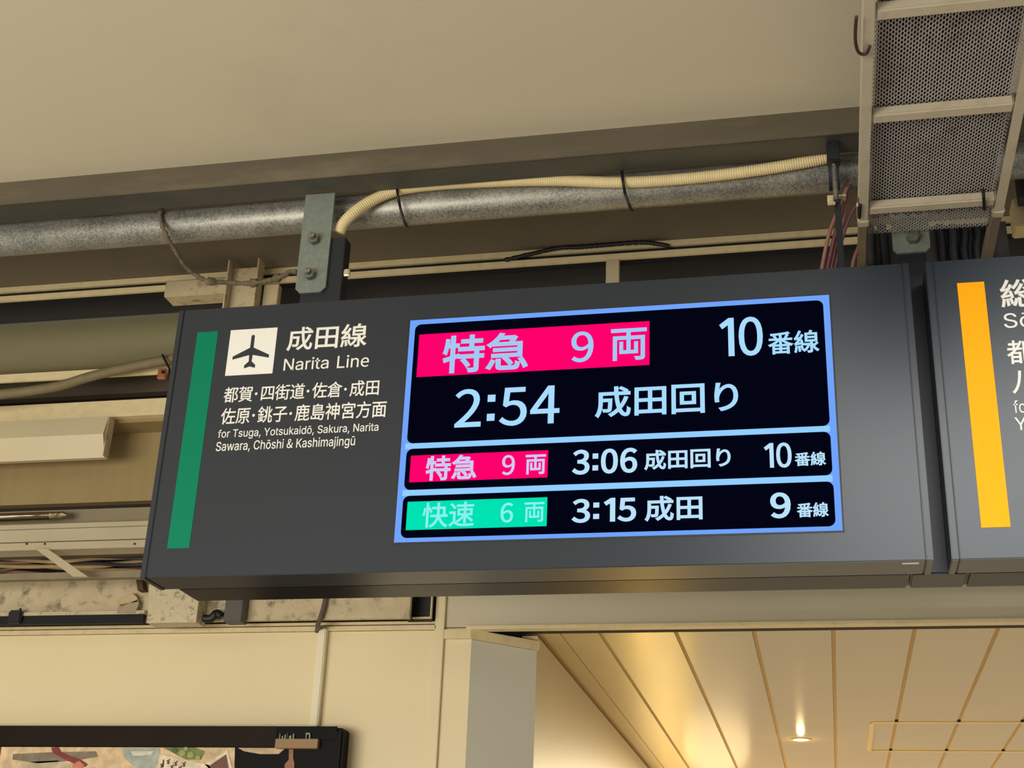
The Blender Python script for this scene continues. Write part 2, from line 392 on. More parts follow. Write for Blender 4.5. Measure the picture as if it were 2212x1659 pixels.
    'ū': '410/211,-5,182,-5,157,-5 134,0,115,11,95,21 80,37,69,59,58,80 53,107,53,139,53,219 53,299,53,379,73,379 93,379,114,379,114,301 114,222,114,144,114,114 121,91,137,75,152,58 173,50,200,50,218,50 235,54,249,62,264,70 275,81,283,97,292,112 296,131,296,153,296,228 296,304,296,379,316,379 337,379,357,379,357,253 357,126,357,0,337,0 318,0,298,0,298,31 298,61,298,92,301,92 304,92,307,92,295,57 279,32,257,17,235,2/236,506,299,506,299,490 299,474,299,458,236,458 173,458,110,458,110,474 110,490,110,506,173,506',
    'n0': '641/159,-15,321,-15,482,-15 585,131,585,426,585,720 482,862,321,862,159,862 58,720,58,426,58,131/417,70,321,70,225,70 159,178,159,426,159,674 225,779,321,779,417,779 483,674,483,426,483,178',
    'n2': '641/51,21,51,0,228,0 406,0,584,0,584,30 584,61,584,91,505,91 427,91,349,91,306,91 254,87,210,83,409,272 543,444,543,614,543,764 447,862,296,862,188,862 114,813,46,738,67,718 87,698,107,678,155,735 214,776,283,776,388,776 439,706,439,609,439,463 317,295,51,62,51,42',
    'n3': '641/172,-15,304,-15,455,-15 577,75,577,226,577,343 497,417,397,441,397,443 397,445,397,447,488,478 548,548,548,651,548,785 444,862,300,862,203,862 128,819,65,761,84,739 102,717,121,694,170,743 229,776,297,776,386,776 440,723,440,642,440,551 381,481,206,481,206,454 206,427,206,400,402,400 469,333,469,230,469,133 399,73,297,73,201,73 138,119,88,170,70,147 52,124,34,102,89,40',
    'n4': '641/393,78,393,0,426,0 459,0,492,0,492,78 492,156,492,233,530,233 568,233,605,233,605,262 605,290,605,318,568,318 530,318,492,318,492,494 492,671,492,847,453,847 414,847,376,847,258,666 141,484,23,303,23,280 23,257,23,233,146,233 270,233,393,233,393,156/393,404,393,318,306,318 220,318,133,318,197,414 262,510,326,607,350,648 373,691,394,731,396,731 397,731,399,731,396,689 393,619,393,578,393,491',
    'n5': '641/170,-15,303,-15,445,-15 580,90,580,275,580,462 464,545,325,545,274,545 236,533,198,512,205,594 212,675,220,757,326,757 432,757,538,757,538,787 538,817,538,847,401,847 264,847,127,847,118,715 109,584,99,452,118,440 137,428,156,416,205,448 240,466,297,466,403,466 473,394,473,273,473,149 393,73,292,73,194,73 132,118,84,166,67,143 49,120,31,97,89,40',
    'n6': '641/186,-15,348,-15,480,-15 592,96,592,260,592,438 499,526,356,526,290,526 216,488,164,424,169,686 265,775,382,775,433,775 484,750,516,711,537,732 557,754,577,775,529,826 466,862,378,862,214,862 65,736,65,404,65,125/178,164,166,340,222,418 287,447,339,447,441,447 491,374,491,260,491,144 429,68,348,68,241,68',
    'n9': '641/179,-15,272,-15,430,-15 579,117,579,460,579,729 456,862,293,862,162,862 51,752,51,587,51,412 143,321,284,321,355,321 428,362,480,424,471,162 377,73,268,73,213,73 162,97,125,138,106,116 86,94,67,72,114,22/467,688,478,513,422,432 358,400,302,400,201,400 150,474,150,587,150,704 213,780,295,780,402,780',
}


def _contours(key):
    adv, *cs = GLYPHS[key].split('/')
    return int(adv) / 1000, [[[int(v) / 1000 for v in p.split(',')] for p in c.split()] for c in cs]


def _area(c):
    pts = [(p[2], p[3]) for p in c]
    return sum(a[0] * b[1] - b[0] * a[1] for a, b in zip(pts, pts[1:] + pts[:1])) / 2


def _inside(pt, c):
    pts = [(p[2], p[3]) for p in c]
    x, y = pt
    r = False
    for (x0, y0), (x1, y1) in zip(pts, pts[1:] + pts[:1]):
        if (y0 > y) != (y1 > y) and x < (x1 - x0) * (y - y0) / (y1 - y0) + x0:
            r = not r
    return r


def _curve_mesh(contours, bev, dx=0.0):
    cu = bpy.data.curves.new('outline', 'CURVE')
    cu.dimensions = '2D'
    cu.fill_mode = 'BOTH'
    cu.bevel_depth = bev
    cu.bevel_resolution = 0
    cu.resolution_u = 5
    for s in contours:
        sp = cu.splines.new('BEZIER')
        sp.bezier_points.add(len(s) - 1)
        sp.use_cyclic_u = True
        for p, v in zip(sp.bezier_points, s):
            p.handle_left_type = p.handle_right_type = 'FREE'
            p.handle_left = (v[0] + dx, v[1], 0)
            p.co = (v[2] + dx, v[3], 0)
            p.handle_right = (v[4] + dx, v[5], 0)
    return _data_mesh(cu)


def _data_mesh(cu):
    o = bpy.data.objects.new('outline', cu)
    C.objects.link(o)
    dg = bpy.context.evaluated_depsgraph_get()
    me = bpy.data.meshes.new_from_object(o.evaluated_get(dg))
    bpy.data.objects.remove(o)
    bpy.data.curves.remove(cu)
    return me


ONE = [[(0.36, 0), (0.36, .72), (0.27, .72), (0.10, .60), (0.145, .53), (0.265, .61), (0.265, 0)]]


def latin_mesh(text, bev, track=0.0, digits=False):
    """every glyph: its separate strokes are filled one by one, so that overlapping strokes do not cancel"""
    bm = new()
    x = 0.0
    for ch in text:
        if ch == ' ':
            x += .19
            continue
        if digits and ch == '1':
            adv, cs = .52, [[[px, py] * 3 for px, py in ONE[0]]]
            cs = [[[a / .72 * .862 for a in p] for p in c] for c in cs]
        elif digits and ch == ':':
            sq = lambda y: [[a, b] * 3 if False else [a, b, a, b, a, b] for a, b in ((.08, y), (.22, y), (.22, y + .14), (.08, y + .14))]
            adv, cs = .30, [sq(.12), sq(.56)]
        elif digits:
            adv, cs = _contours('n' + ch)
        else:
            adv, cs = _contours(ch)
        big = max(cs, key=lambda c: abs(_area(c)))
        sgn = 1 if _area(big) > 0 else -1
        outs = [c for c in cs if _area(c) * sgn > 0]
        holes = [c for c in cs if _area(c) * sgn <= 0]
        for oc in outs:
            own = [h for h in holes if _inside((h[0][2], h[0][3]), oc)]
            me = _curve_mesh([oc] + own, bev, x)
            bm.from_mesh(me)
            bpy.data.meshes.remove(me)
        x += adv + track
    return bm


def cjk_mesh(text, bev):
    cu = bpy.data.curves.new('text', 'FONT')
    cu.body = text
    cu.size = 1
    cu.bevel_depth = bev
    cu.bevel_resolution = 0
    me = _data_mesh(cu)
    bm = new()
    bm.from_mesh(me)
    bpy.data.meshes.remove(me)
    return bm


def plate_text(name, bm, m, bl, tr, y, parent, thick=.0008):
    """fits the lettering into the rectangle whose lower left and upper right are the given pixels on the sign plane"""
    a, b = at(*bl, Y=0), at(*tr, Y=0)
    xs = [v.co.x for v in bm.verts]
    ys = [v.co.y for v in bm.verts]
    zs = [v.co.z for v in bm.verts]
    x0, x1, y0, y1 = min(xs), max(xs), min(ys), max(ys)
    zr = max(max(zs) - min(zs), 1e-6)
    for v in bm.verts:
        u, w, d = (v.co.x - x0) / (x1 - x0), (v.co.y - y0) / (y1 - y0), (v.co.z - min(zs)) / zr
        v.co = Vector((a.x + (b.x - a.x) * u, y - thick * d, a.z + (b.z - a.z) * w))
    return link(name, bm, m, parent)


# ------------------------------------------------------------------ palette
CREAM = mat('cream_wall_paint', (232, 215, 174), .38, noise=.03, scale=1.5, coat=.25)
CREAM_DIRTY = mat('dirty_cream_steel', (196, 180, 146), .6, noise=.10, scale=14, dirt=(96, 84, 62), dirt_amt=.8, dirt_scale=16, bump=.1)
CREAM_STRIP = mat('cream_steel_paint', (226, 208, 164), .5, noise=.05, scale=20, dirt=(150, 132, 98), dirt_amt=.22, dirt_scale=26)
OLIVE = mat('olive_beige_paint', (150, 130, 88), .6, noise=.06, scale=3, stretch=(6, 1, .5))
DUCT = mat('duct_paint', (122, 116, 86), .55, noise=.06, scale=3, stretch=(.4, 1, 1))
DARKB = mat('dark_brown_paint', (80, 71, 56), .7, noise=.12, scale=5)
DARKER = mat('recess_shade_brown', (38, 33, 27), .8, noise=.15, scale=6)  # shade of the deep recesses put into a brown base colour
BLACKISH = mat('gap_shade_black', (16, 16, 20), .8, noise=.2, scale=9)
BEAM = mat('weathered_beam_paint', (86, 78, 64), .5, noise=.12, scale=5, stretch=(.4, 1, 2), dirt=(128, 116, 96), dirt_amt=.5, dirt_scale=2.2)
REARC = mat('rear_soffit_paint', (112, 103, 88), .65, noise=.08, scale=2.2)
GREYT = mat('grey_raceway_paint', (178, 166, 138), .5, noise=.06, scale=12, stretch=(.5, 1, 1))
SIGNF = mat('sign_grey_paint', (24, 33, 43), .33, noise=.04, scale=240)
SIGND = mat('sign_dark_paint', (26, 24, 25), .3, noise=.04, scale=60, spec=.12)
SIGNU = mat('sign_base_metal', (58, 56, 54), .16, metal=.35, noise=.04, scale=60)
NAVY = mat('navy_black_paint', (14, 17, 26), .5, noise=.05)
WHITEL = mat('white_film', (214, 213, 208), .5, noise=.01, scale=60)
GREEN = mat('green_film', (0, 112, 82), .5, noise=.02, scale=60, spec=.12)
ORANGE = mat('orange_film', (244, 160, 0), .5, noise=.02, scale=60, spec=.12)
GALV = galv('galvanised_pipe', (146, 145, 138), rough=.44, metal=.62, scale=230)
GALVP = mat('galvanised_plate', (116, 124, 117), .5, metal=.25, noise=.12, scale=70)
STEEL = galv('dull_bolt_steel', (120, 120, 112), rough=.45, metal=.8, scale=160)
CHROME = mat('polished_steel', (225, 215, 190), .1, metal=1.0, noise=.02)
RACKP = mat('rack_cream_paint', (186, 176, 156), .5, noise=.06, scale=10, dirt=(150, 132, 104), dirt_amt=.5, dirt_scale=9)
MESHM = mat('mesh_steel', (182, 178, 176), .5, metal=.1, noise=.12, scale=6, dirt=(104, 92, 88), dirt_amt=.8, dirt_scale=5)
CONDUIT = mat('ivory_conduit', (214, 196, 150), .55, noise=.05, scale=30)
CONDUIT_OLD = mat('dusty_conduit', (124, 111, 82), .7, noise=.1, scale=30)
BLACKR = mat('black_nylon', (16, 15, 15), .5, noise=.1)
GREYCABLE = mat('grey_cable_sheath', (46, 43, 46), .7, noise=.2, scale=14, dirt=(70, 60, 58), dirt_amt=.7, dirt_scale=10)
PINKCABLE = mat('faded_red_cable', (136, 96, 88), .6, noise=.15, scale=14)
TANCABLE = mat('tan_cable', (168, 142, 100), .6, noise=.15, scale=14)
DUSTY = mat('dusty_rope', (104, 92, 74), .8, noise=.25, scale=60)

XL, XR = -4.6, 3.2      # how far the long pieces run left and right

# ------------------------------------------------------------------ shell
struct(boxo('floor', mat('floor_tile', (150, 142, 128), .5, noise=.06, scale=2), XL - .6, XR + .4, -6.5, 9.2, -.1, 0), 'grey station floor below everything', 'floor')

zc = 3.772
struct(boxo('ceiling', M_ceiling(), XL, XR, -5.5, .066, zc, zc + .05), 'smooth beige canopy ceiling across the top, in front of the grey beam', 'ceiling')

zB = at(1000, 398, Y=.160).z
yB0 = .066
bm = new()
b_box(bm, XL, XR, yB0, .0715, zB, zc + .05, .001)
struct(link('trim_1', bm, BEAM), 'weathered grey-brown edge board along the end of the beige ceiling', 'beam')
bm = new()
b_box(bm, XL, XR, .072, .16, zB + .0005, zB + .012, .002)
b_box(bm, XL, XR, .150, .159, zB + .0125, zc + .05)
struct(link('trim_12', bm, mat('beam_underside_shade', (62, 62, 58), .5, noise=.12, scale=5, stretch=(.4, 1, 2), dirt=(104, 98, 84), dirt_amt=.4, dirt_scale=2.2)), 'underside of the edge beam in front of the pipe, its shade put into a darker grey', 'beam')  # shade on the beam underside put into a darker, cooler colour

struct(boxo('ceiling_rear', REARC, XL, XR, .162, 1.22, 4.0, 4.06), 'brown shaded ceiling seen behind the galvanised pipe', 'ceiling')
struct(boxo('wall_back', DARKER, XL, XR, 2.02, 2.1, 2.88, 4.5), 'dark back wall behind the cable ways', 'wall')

# the shop block under the cables
YW = 1.9
zT = 2.857
SEAM = mat('panel_seam', (120, 106, 78), .7)
xe = -.808
struct(boxo('wall_front', CREAM, XL, xe, YW, YW + .08, 0, zT), 'glossy cream wall panels behind and below the dark sign', 'wall')
bm = new()
b_prism = [(xe + .0004, YW), (-.60, 2.10), (-.66, 2.10), (xe + .0004, YW + .08)]
a = [bm.verts.new((x, y, 0)) for x, y in b_prism]
b = [bm.verts.new((x, y, zT - .043)) for x, y in b_prism]
for i in range(4):
    bm.faces.new((a[i], a[(i + 1) % 4], b[(i + 1) % 4], b[i]))
bm.faces.new(a); bm.faces.new(b)
struct(link('wall_corner', bm, mat('grey_cream_laminate', (214, 211, 196), .3, noise=.02, scale=2, coat=.3)), 'chamfered greyish-cream corner panel of the shop wall', 'wall')
struct(boxo('wall_side', mat('passage_wall_paint', (224, 204, 156), .42, noise=.02, scale=2), -.66, -.60, 2.1005, 8.8, 0, 2.872), 'cream side wall running back under the panelled soffit', 'wall')

# trim rail along the wall top
bm = new()
xr0 = at(945, 1350, Y=YW).x
zr = [zat(v, 1.885, 500) for v in (1365, 1355.5, 1353, 1347)]
b_box(bm, XL, xr0, 1.884, 1.8993, zr[0], zr[1], .002)
b_box(bm, XL, xr0, 1.886, 1.8993, zr[2], zr[3], .002)
struct(link('trim_2', bm, CREAM_STRIP), 'cream double rail along the top of the shop wall', 'trim')
struct(boxo('trim_13', DARKER, XL, xr0, 1.8994, 1.93, zat(1367.5, 1.9, 500), zat(1346, 1.9, 500)), 'dark strip standing for the shadow gap behind the cream double rail', 'joint')  # shadow gap of the rail painted as a dark strip
# vertical cover strip
bm = new()
v0, v1 = at(930, 1500, Y=1.885).x, at(951, 1500, Y=1.885).x
b_box(bm, v0, v1, 1.884, 1.899, 0, 3.3, .002)
struct(link('trim_3', bm, CREAM), 'vertical cream cover strip between the wall panels beside the corner', 'trim')
# fascia over the passage and its lip
zS = 2.885
xf = at(957, 1320, Y=YW).x
struct(boxo('wall_fascia', mat('fascia_paint', (206, 196, 170), .42, noise=.03, scale=2, coat=.2), xf, XR, YW, YW + .06, zS - .024, 3.5), 'beige-grey fascia band between the signs and the panelled soffit', 'fascia')
bm = new()
b_box(bm, xe - .02, XR, 1.882, 1.93, zS - .036, zS - .022, .002)
struct(link('trim_4', bm, CREAM_STRIP), 'pale lip along the lower edge of the fascia', 'trim')
# corner trim following the chamfer
bm = new()
pr = [(v1 + .001, 1.884), (xe, 1.884), (-.588, 2.09), (-.600, 2.099), (xe - .002, 1.899), (v1 + .001, 1.899)]
a = [bm.verts.new((x, y, zT - .042)) for x, y in pr]
b = [bm.verts.new((x, y, zT - .008)) for x, y in pr]
for i in range(6):
    bm.faces.new((a[i], a[(i + 1) % 6], b[(i + 1) % 6], b[i]))
bm.faces.new(a); bm.faces.new(b)
struct(link('trim_5', bm, CREAM_STRIP), 'pale trim strip over the chamfered corner panel', 'trim')

bm = new()
pr = [(xe - .02, 1.945), (-.668, 2.075), (-.668, 2.4), (xe - .02, 2.4)]
a = [bm.verts.new((x, y, 2.80)) for x, y in pr]
b = [bm.verts.new((x, y, 2.91)) for x, y in pr]
for i in range(4):
    bm.faces.new((a[i], a[(i + 1) % 4], b[(i + 1) % 4], b[i]))
bm.faces.new(a); bm.faces.new(b)
struct(link('trim_14', bm, BLACKISH), 'black filler standing for the shade in the gap over the chamfered corner panel', 'gap')  # filler block, black for the shade inside the gap

# panelled soffit: boards with open joints
SOFF = mat('soffit_board_lacquer', (208, 186, 124), .22, noise=.02, scale=2, coat=.15)
JOINT = mat('soffit_joint', (196, 166, 112), .7)
px0 = .509 + .0
pitch = .290
bm = new()
k0, k1 = -3, 9
for k in range(k0, k1):
    a0, a1 = px0 + k * pitch + .0075, px0 + (k + 1) * pitch - .0075
    b_box(bm, a0, a1, 1.932, 8.8, zS, zS + .005, .001)
xn = at(1205, 1362, Z=zS).x
b_box(bm, xn + .003, px0 + k0 * pitch - .0065, 1.932, 8.8, zS, zS + .005, .001)
b_box(bm, -.594, xn - .003, 1.932, 8.8, zS + .002, zS + .005, .001)
b_box(bm, -.66, px0 + k1 * pitch, 1.932, 8.8, zS + .005, zS + .02)
soff = link('ceiling_passage', bm, SOFF, mats=[SOFF, JOINT])
for p in soff.data.polygons:
    if abs(p.normal.z) > .9 and p.area > .5 and (p.center.z + soff.location.z) > zS + .0045 and (p.center.z + soff.location.z) < zS + .0055:
        p.material_index = 1
struct(soff, 'yellow-cream panelled soffit of long boards over the passage', 'ceiling')

# ------------------------------------------------------------------ passage fixtures
g = at(1730, 1597, Z=zS)
dl = thing('downlight', (g.x, g.y, zS - .006), 'small glowing round downlight set in the panelled soffit', 'light')


def b_ring(bm, c, r0, r1, z0, z1, seg=40):
    ring = lambda r, z: [bm.verts.new((c.x + r * math.cos(2 * math.pi * k / seg), c.y + r * math.sin(2 * math.pi * k / seg), z)) for k in range(seg)]
    q = [ring(r0, z0), ring(r1, z0), ring(r1, z1), ring(r0, z1)]
    for i in range(4):
        A, B = q[i], q[(i + 1) % 4]
        for k in range(seg):
            bm.faces.new((A[k], A[(k + 1) % seg], B[(k + 1) % seg], B[k]))


bm = new(); b_ring(bm, g, .040, .054, zS - .004, zS - .0005)
link('trim_ring', bm, SOFF, dl, smooth=False)
bm = new()
seg = 32
rings = []
for r, dz in ((.0395, -.0006), (.036, -.002), (.028, -.003), (.014, -.0035)):
    rings.append([bm.verts.new((g.x + r * math.cos(2 * math.pi * k / seg), g.y + r * math.sin(2 * math.pi * k / seg), zS + dz)) for k in range(seg)])
for A, B in zip(rings, rings[1:]):
    for k in range(seg):
        bm.faces.new((A[k], A[(k + 1) % seg], B[(k + 1) % seg], B[k]))
bm.faces.new(rings[0]); bm.faces.new(rings[-1])
tag(link('lens', bm, glow('lamp_glow', (255, 244, 214), 6.0), dl, smooth=True), 'glowing warm lens')
lamp('downlight_lamp', 'SPOT', (g.x, g.y, zS - .03), 14, (1, .78, .42), target=(g.x, g.y, 0), spot_size=math.radians(140), spot_blend=.6, shadow_soft_size=.03)
lamp('downlight_spill', 'POINT', (g.x, g.y, zS - .05), .3, (1, .74, .36), shadow_soft_size=.02, specular_factor=0.0)

# access hatch strip in the soffit
hx0, hy0, hy1 = at(1884, 1560, Z=zS).x, at(1990, 1560, Z=zS).y, at(1990, 1622, Z=zS).y
hatch = thing('access_hatch', (hx0, hy0, zS), 'long pale-framed hatch strip crossing the soffit boards', 'hatch')
for (x0, x1, y0, y1) in ((hx0, 2.9, hy0 - .014, hy0 + .014), (hx0, 2.9, hy1 - .014, hy1 + .014), (hx0 - .012, hx0 + .012, hy0 + .02, hy1 - .02)):
    boxo('frame_strip', mat('hatch_frame', (232, 208, 152), .4, noise=.02), x0, x1, y0, y1, zS - .005, zS - .0006, hatch, .001)
for k in range(1, 7):
    gx = px0 + k * pitch
    for yy in (hy0 - .03, hy1 - .03):
        boxo('joint_plug', BLACKISH, gx - .008, gx + .008, yy - .013, yy + .013, zS - .003, zS + .004, hatch)

# ------------------------------------------------------------------ overhead pipe and what hangs on it
pc = at(1000, 440, Y=.25)
PZ, PY, PR = pc.z, .25, .051
pipe_pts = [Vector((XL, PY, PZ)), Vector((XR, PY, PZ))]
bm = new(); b_tube(bm, pipe_pts, PR, 48)
tag(link('pipe', bm, GALV, smooth=True), 'thick galvanised pipe running level behind the edge beam', 'pipe')

# ribbed conduit lying on the pipe
path = [(733, 503, .163), (741, 484, .158), (759, 464, .155), (790, 441, .165), (830, 421, .176), (880, 407, .181), (960, 398, .182), (1080, 392, .182), (1200, 390, .182), (1345, 394, .180), (1480, 386, .180), (1620, 370, .181), (1730, 352, .182), (1800, 338, .183)]
pts = resample(catmull([at(x, y, Y=d) for x, y, d in path], 24), .0016)
bm = new()
b_tube(bm, pts, .0165, 14, radii=[.0168 if (i % 4) in (0, 1) else .0152 for i in range(len(pts))])
tag(link('conduit', bm, CONDUIT, smooth=True), 'ivory ribbed conduit strapped along the front of the galvanised pipe', 'conduit')


def b_band(bm, cx, cy, cz, r, w, slant=0.0, a0=-20, a1=230, t=.0025, n=36):
    """a strap around the pipe, seen from the front"""
    prev = None
    for i in range(n + 1):
        a = math.radians(a0 + (a1 - a0) * i / n)
        y, z = -math.cos(a), math.sin(a)
        xo = cx + slant * z
        ring = [bm.verts.new((xo + dx, cy + y * (r + dr), cz + z * (r + dr))) for dx, dr in ((-w, 0), (w, 0), (w, t), (-w, t))]
        if prev:
            for k in range(4):
                bm.faces.new((prev[k], prev[(k + 1) % 4], ring[(k + 1) % 4], ring[k]))
        else:
            bm.faces.new(ring)
        prev = ring
    bm.faces.new(prev)


for k, (px, lab) in enumerate(((864, 'black cable tie round pipe and conduit near the bolted hanger plate'), (1350, 'black cable tie round pipe and conduit about midway along the conduit'))):
    tx = at(px, 440, Y=.2).x
    bm = new()
    pa = [at(px - 7 + (0 if k else 0), 404 if k == 0 else 366, Y=.165), at(px - 4, 425 if k == 0 else 395, Y=.160 if k == 0 else .158), at(px + 1, 450 if k == 0 else 420, Y=.185), at(px + 8, 474 if k == 0 else 440, Y=.196), at(px + 13, 487 if k == 0 else 452, Y=.215), at(px + 16, 489 if k == 0 else 455, Y=.26)]
    b_tube(bm, catmull(pa, 8), .004, 8)
    tag(link('cable_tie', bm, BLACKR, smooth=True), lab, 'cable tie', 'black cable ties on the pipe')

# bolted hanger plate + dark post under the pipe
hz1, hz0 = at(690, 419, Y=.13).z, at(668, 632, Y=.13).z
hx0_, hx1_ = at(645, 560, Y=.13).x, at(709, 560, Y=.13).x
hp = thing('hanger_bracket', ((hx0_ + hx1_) / 2, .14, hz0), 'grey bolted hanger plate with dark post, holding the sign under the pipe', 'bracket')
ch = .014
bm = new()
b_prism_y(bm, [(hx0_, hz0 + ch), (hx0_ + ch, hz0), (hx1_ - ch, hz0), (hx1_, hz0 + ch), (hx1_, hz1), (hx0_, hz1)], .130, .139)
link('plate', bm, GALVP, hp)
for px, py in ((679, 517), (670, 593)):
    q = at(px, py, Y=.124)
    bm = new()
    hexp = [(q.x + .0165 * math.cos(math.pi / 3 * k + .3), q.z + .0165 * math.sin(math.pi / 3 * k + .3)) for k in range(6)]
    b_prism_y(bm, hexp, .112, .1295)
    bo = link('bolt', bm, STEEL, hp)
    bm = new(); b_tube(bm, [Vector((q.x - .001, .112, q.z + .001)), Vector((q.x - .001, .098, q.z + .001))], .0095, 12)
    link('stud', bm, STEEL, bo, smooth=False)
px1 = at(741, 580, Y=.14).x
bm = new()
b_box(bm, hx0_ + .012, px1, .1395, .185, 3.271, at(735, 520, Y=.16).z, .002)
link('post', bm, NAVY, hp)
bm = new(); b_box(bm, px1 + .0005, px1 + .018, .142, .156, at(740, 591, Y=.14).z - .006, at(740, 580, Y=.14).z, .003)
link('side_bolt', bm, CHROME, hp)

# old cable wrapped round the pipe at left, trailing to the hanger plate
path = [(352, 447, .2), (346, 465, .19), (352, 492, .19), (362, 515, .2), (378, 540, .24), (398, 572, .3), (420, 592, .34), (445, 606, .36), (470, 609, .38), (500, 611, .40), (540, 612, .40), (580, 606, .36), (612, 596, .28), (628, 586, .2), (640, 588, .16)]
pts = resample(catmull([at(x, y, Y=d) for x, y, d in path], 12), .006)
rr = [.005 + .004 * random.random() + (.007 if (i % 23) in (7, 8, 9, 10) and 40 < i < 110 else 0) for i in range(len(pts))]
bm = new(); b_tube(bm, pts, .008, 8, radii=rr)
tag(link('frayed_cable', bm, DUSTY, smooth=True), 'dusty frayed cable looped round the pipe and trailing to the hanger plate', 'cable')

# ------------------------------------------------------------------ clutter behind: strut channel, duct, beams, raceway
def strip(name, m, Y0, Y1, py0, py1, x0=XL, x1=XR, parent=None, bevel=0.0, px=150):
    """a long level bar whose front face spans pixel rows py0..py1 at column px"""
    return boxo(name, m, x0, x1, Y0, Y1, zat(py1, Y0, px), zat(py0, Y0, px), parent, bevel)


sc_ = thing('strut_channel', (0, 1.1, zat(642, 1.1)), 'long cream slotted channel with two pale lips, level behind the pipe', 'channel')
strip('upper_lip', CREAM_STRIP, 1.10, 1.112, 611, 622, parent=sc_)
strip('lower_lip', CREAM_STRIP, 1.10, 1.112, 630, 641, parent=sc_)
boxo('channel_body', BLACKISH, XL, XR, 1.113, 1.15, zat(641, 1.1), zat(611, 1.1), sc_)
# hangers under / over the channel
bm = new()
q0, q1 = at(1309, 561, Y=1.08), at(1337, 612, Y=1.08)
b_box(bm, q0.x, q1.x, 1.08, 1.099, q1.z - .12, q0.z, .002)
tag(link('drop_bracket', bm, CREAM_DIRTY), 'short cream strap dropping from the channel behind the sign top', 'bracket')
cb = thing('channel_bracket', at(525, 600, Y=1.0), 'dirty cream channel bracket standing behind the sign top by the hanger plate', 'bracket')
qa, qb = at(492, 565, Y=1.0), at(556, 665, Y=1.0)
z0, z1 = qb.z - .1, qa.z
xa, xb = at(490, 610, Y=1.0).x, at(557, 610, Y=1.0).x
boxo('web', CREAM_DIRTY, xa + .006, xb - .006, 1.03, 1.04, z0, z1 - .015, cb)
boxo('flange', CREAM_DIRTY, xa, xa + .0055, .99, 1.04, z0, z1, cb)
boxo('flange', CREAM_DIRTY, xb - .0055, xb, .99, 1.04, z0, z1, cb)
q0, q1 = at(362, 604, Y=1.03), at(505, 634, Y=1.03)
tag(boxo('splice_box', CREAM_DIRTY, q0.x, xa - .002, 1.02, 1.098, q1.z, at(430, 606, Y=1.03).z, bevel=.003), 'grimy cream splice box on the channel beside the channel bracket', 'box')
q0, q1 = at(573, 618, Y=1.05), at(600, 660, Y=1.05)
tag(boxo('stub_bracket', CREAM_DIRTY, q0.x, q1.x, 1.04, 1.07, q1.z - .1, q0.z, bevel=.002), 'narrow cream stub between channel bracket and dark hanger post', 'bracket')
# black cable lying on the channel
pts = catmull([at(x, y, Y=1.09) for x, y in ((1090, 562), (1180, 541), (1215, 535), (1250, 534), (1300, 530), (1380, 524), (1420, 527), (1445, 532))], 10)
bm = new(); b_tube(bm, pts, .006, 8, radii=[.006 + .003 * math.sin(i * 1.7) ** 2 for i in range(len(pts))])
tag(link('loose_cable', bm, BLACKR, smooth=True), 'thin black cable lying loose along the cream channel', 'cable')

struct(boxo('trim_6', DARKER, XL, XR, 1.46, 1.5, zat(800, 1.46), 4.15), 'panel behind the round duct, dark brown standing for the shade there', 'panel')  # dark brown takes the place of real shade behind the duct

zd = zat(748, 1.3)
bm = new(); b_tube(bm, [Vector((XL, 1.3, zd)), Vector((-.2, 1.3, zd)), Vector((XR, 1.3, zd))], .102, 64)
tag(link('round_duct', bm, DUCT, smooth=True), 'thick olive-beige round duct running level left of the sign', 'duct')

tag(strip('angle_flange', CREAM_STRIP, 1.28, 1.290, 801, 818), 'thin cream angle just under the round duct', 'flange')
struct(strip('trim_7', DARKB, 1.50, 1.54, 818, 856), 'brown board under the thin cream angle', 'board')
struct(strip('trim_8', DARKER, 1.62, 1.66, 840, 900), 'dark panel standing for the shadow in the recess above the wide cream beam', 'recess')  # underside shadow given as a dark panel

# dusty conduit crossing the recess, with tie and copper-coloured clip
path = [(-200, 872, 1.2), (-60, 862, 1.2), (0, 852, 1.2), (60, 845, 1.2), (130, 833, 1.2), (190, 815, 1.2), (250, 800, 1.2), (310, 787, 1.2), (365, 777, 1.2), (420, 770, 1.2)]
pts = resample(catmull([at(x, y, Y=d) for x, y, d in path], 10), .004)
bm = new(); b_tube(bm, pts, .0185, 12, radii=[.0187 if i % 2 else .0178 for i in range(len(pts))])
tag(link('conduit', bm, CONDUIT_OLD, smooth=True), 'dusty conduit sagging below the round duct, left of the sign', 'conduit')
bm = new(); b_tube(bm, catmull([at(x, y, Y=1.165) for x, y in ((351, 766), (355, 775), (361, 787), (366, 797), (364, 812))], 6), .0045, 8)
tag(link('cable_tie', bm, BLACKR, smooth=True), 'black tie with a loose tail on the dusty conduit beside the sign edge', 'cable tie')
cl = thing('pipe_clip', at(350, 806, Y=1.22), 'small copper-coloured clip hanging under the dusty conduit', 'clip')
COPPER = mat('copper_clip', (190, 130, 90), .35, metal=.6, noise=.1)
q0, q1 = at(342, 796, Y=1.225), at(357, 817, Y=1.225)
bm = new(); b_box(bm, q0.x, q1.x, 1.222, 1.24, q1.z, q0.z, .003)
link('clip_plate', bm, COPPER, cl)
bm = new(); b_box(bm, (q0.x + q1.x) / 2 + .002, q1.x - .004, 1.214, 1.2215, (q0.z + q1.z) / 2 - .004, (q0.z + q1.z) / 2 + .008, .001)
link('screw', bm, BLACKR, cl)

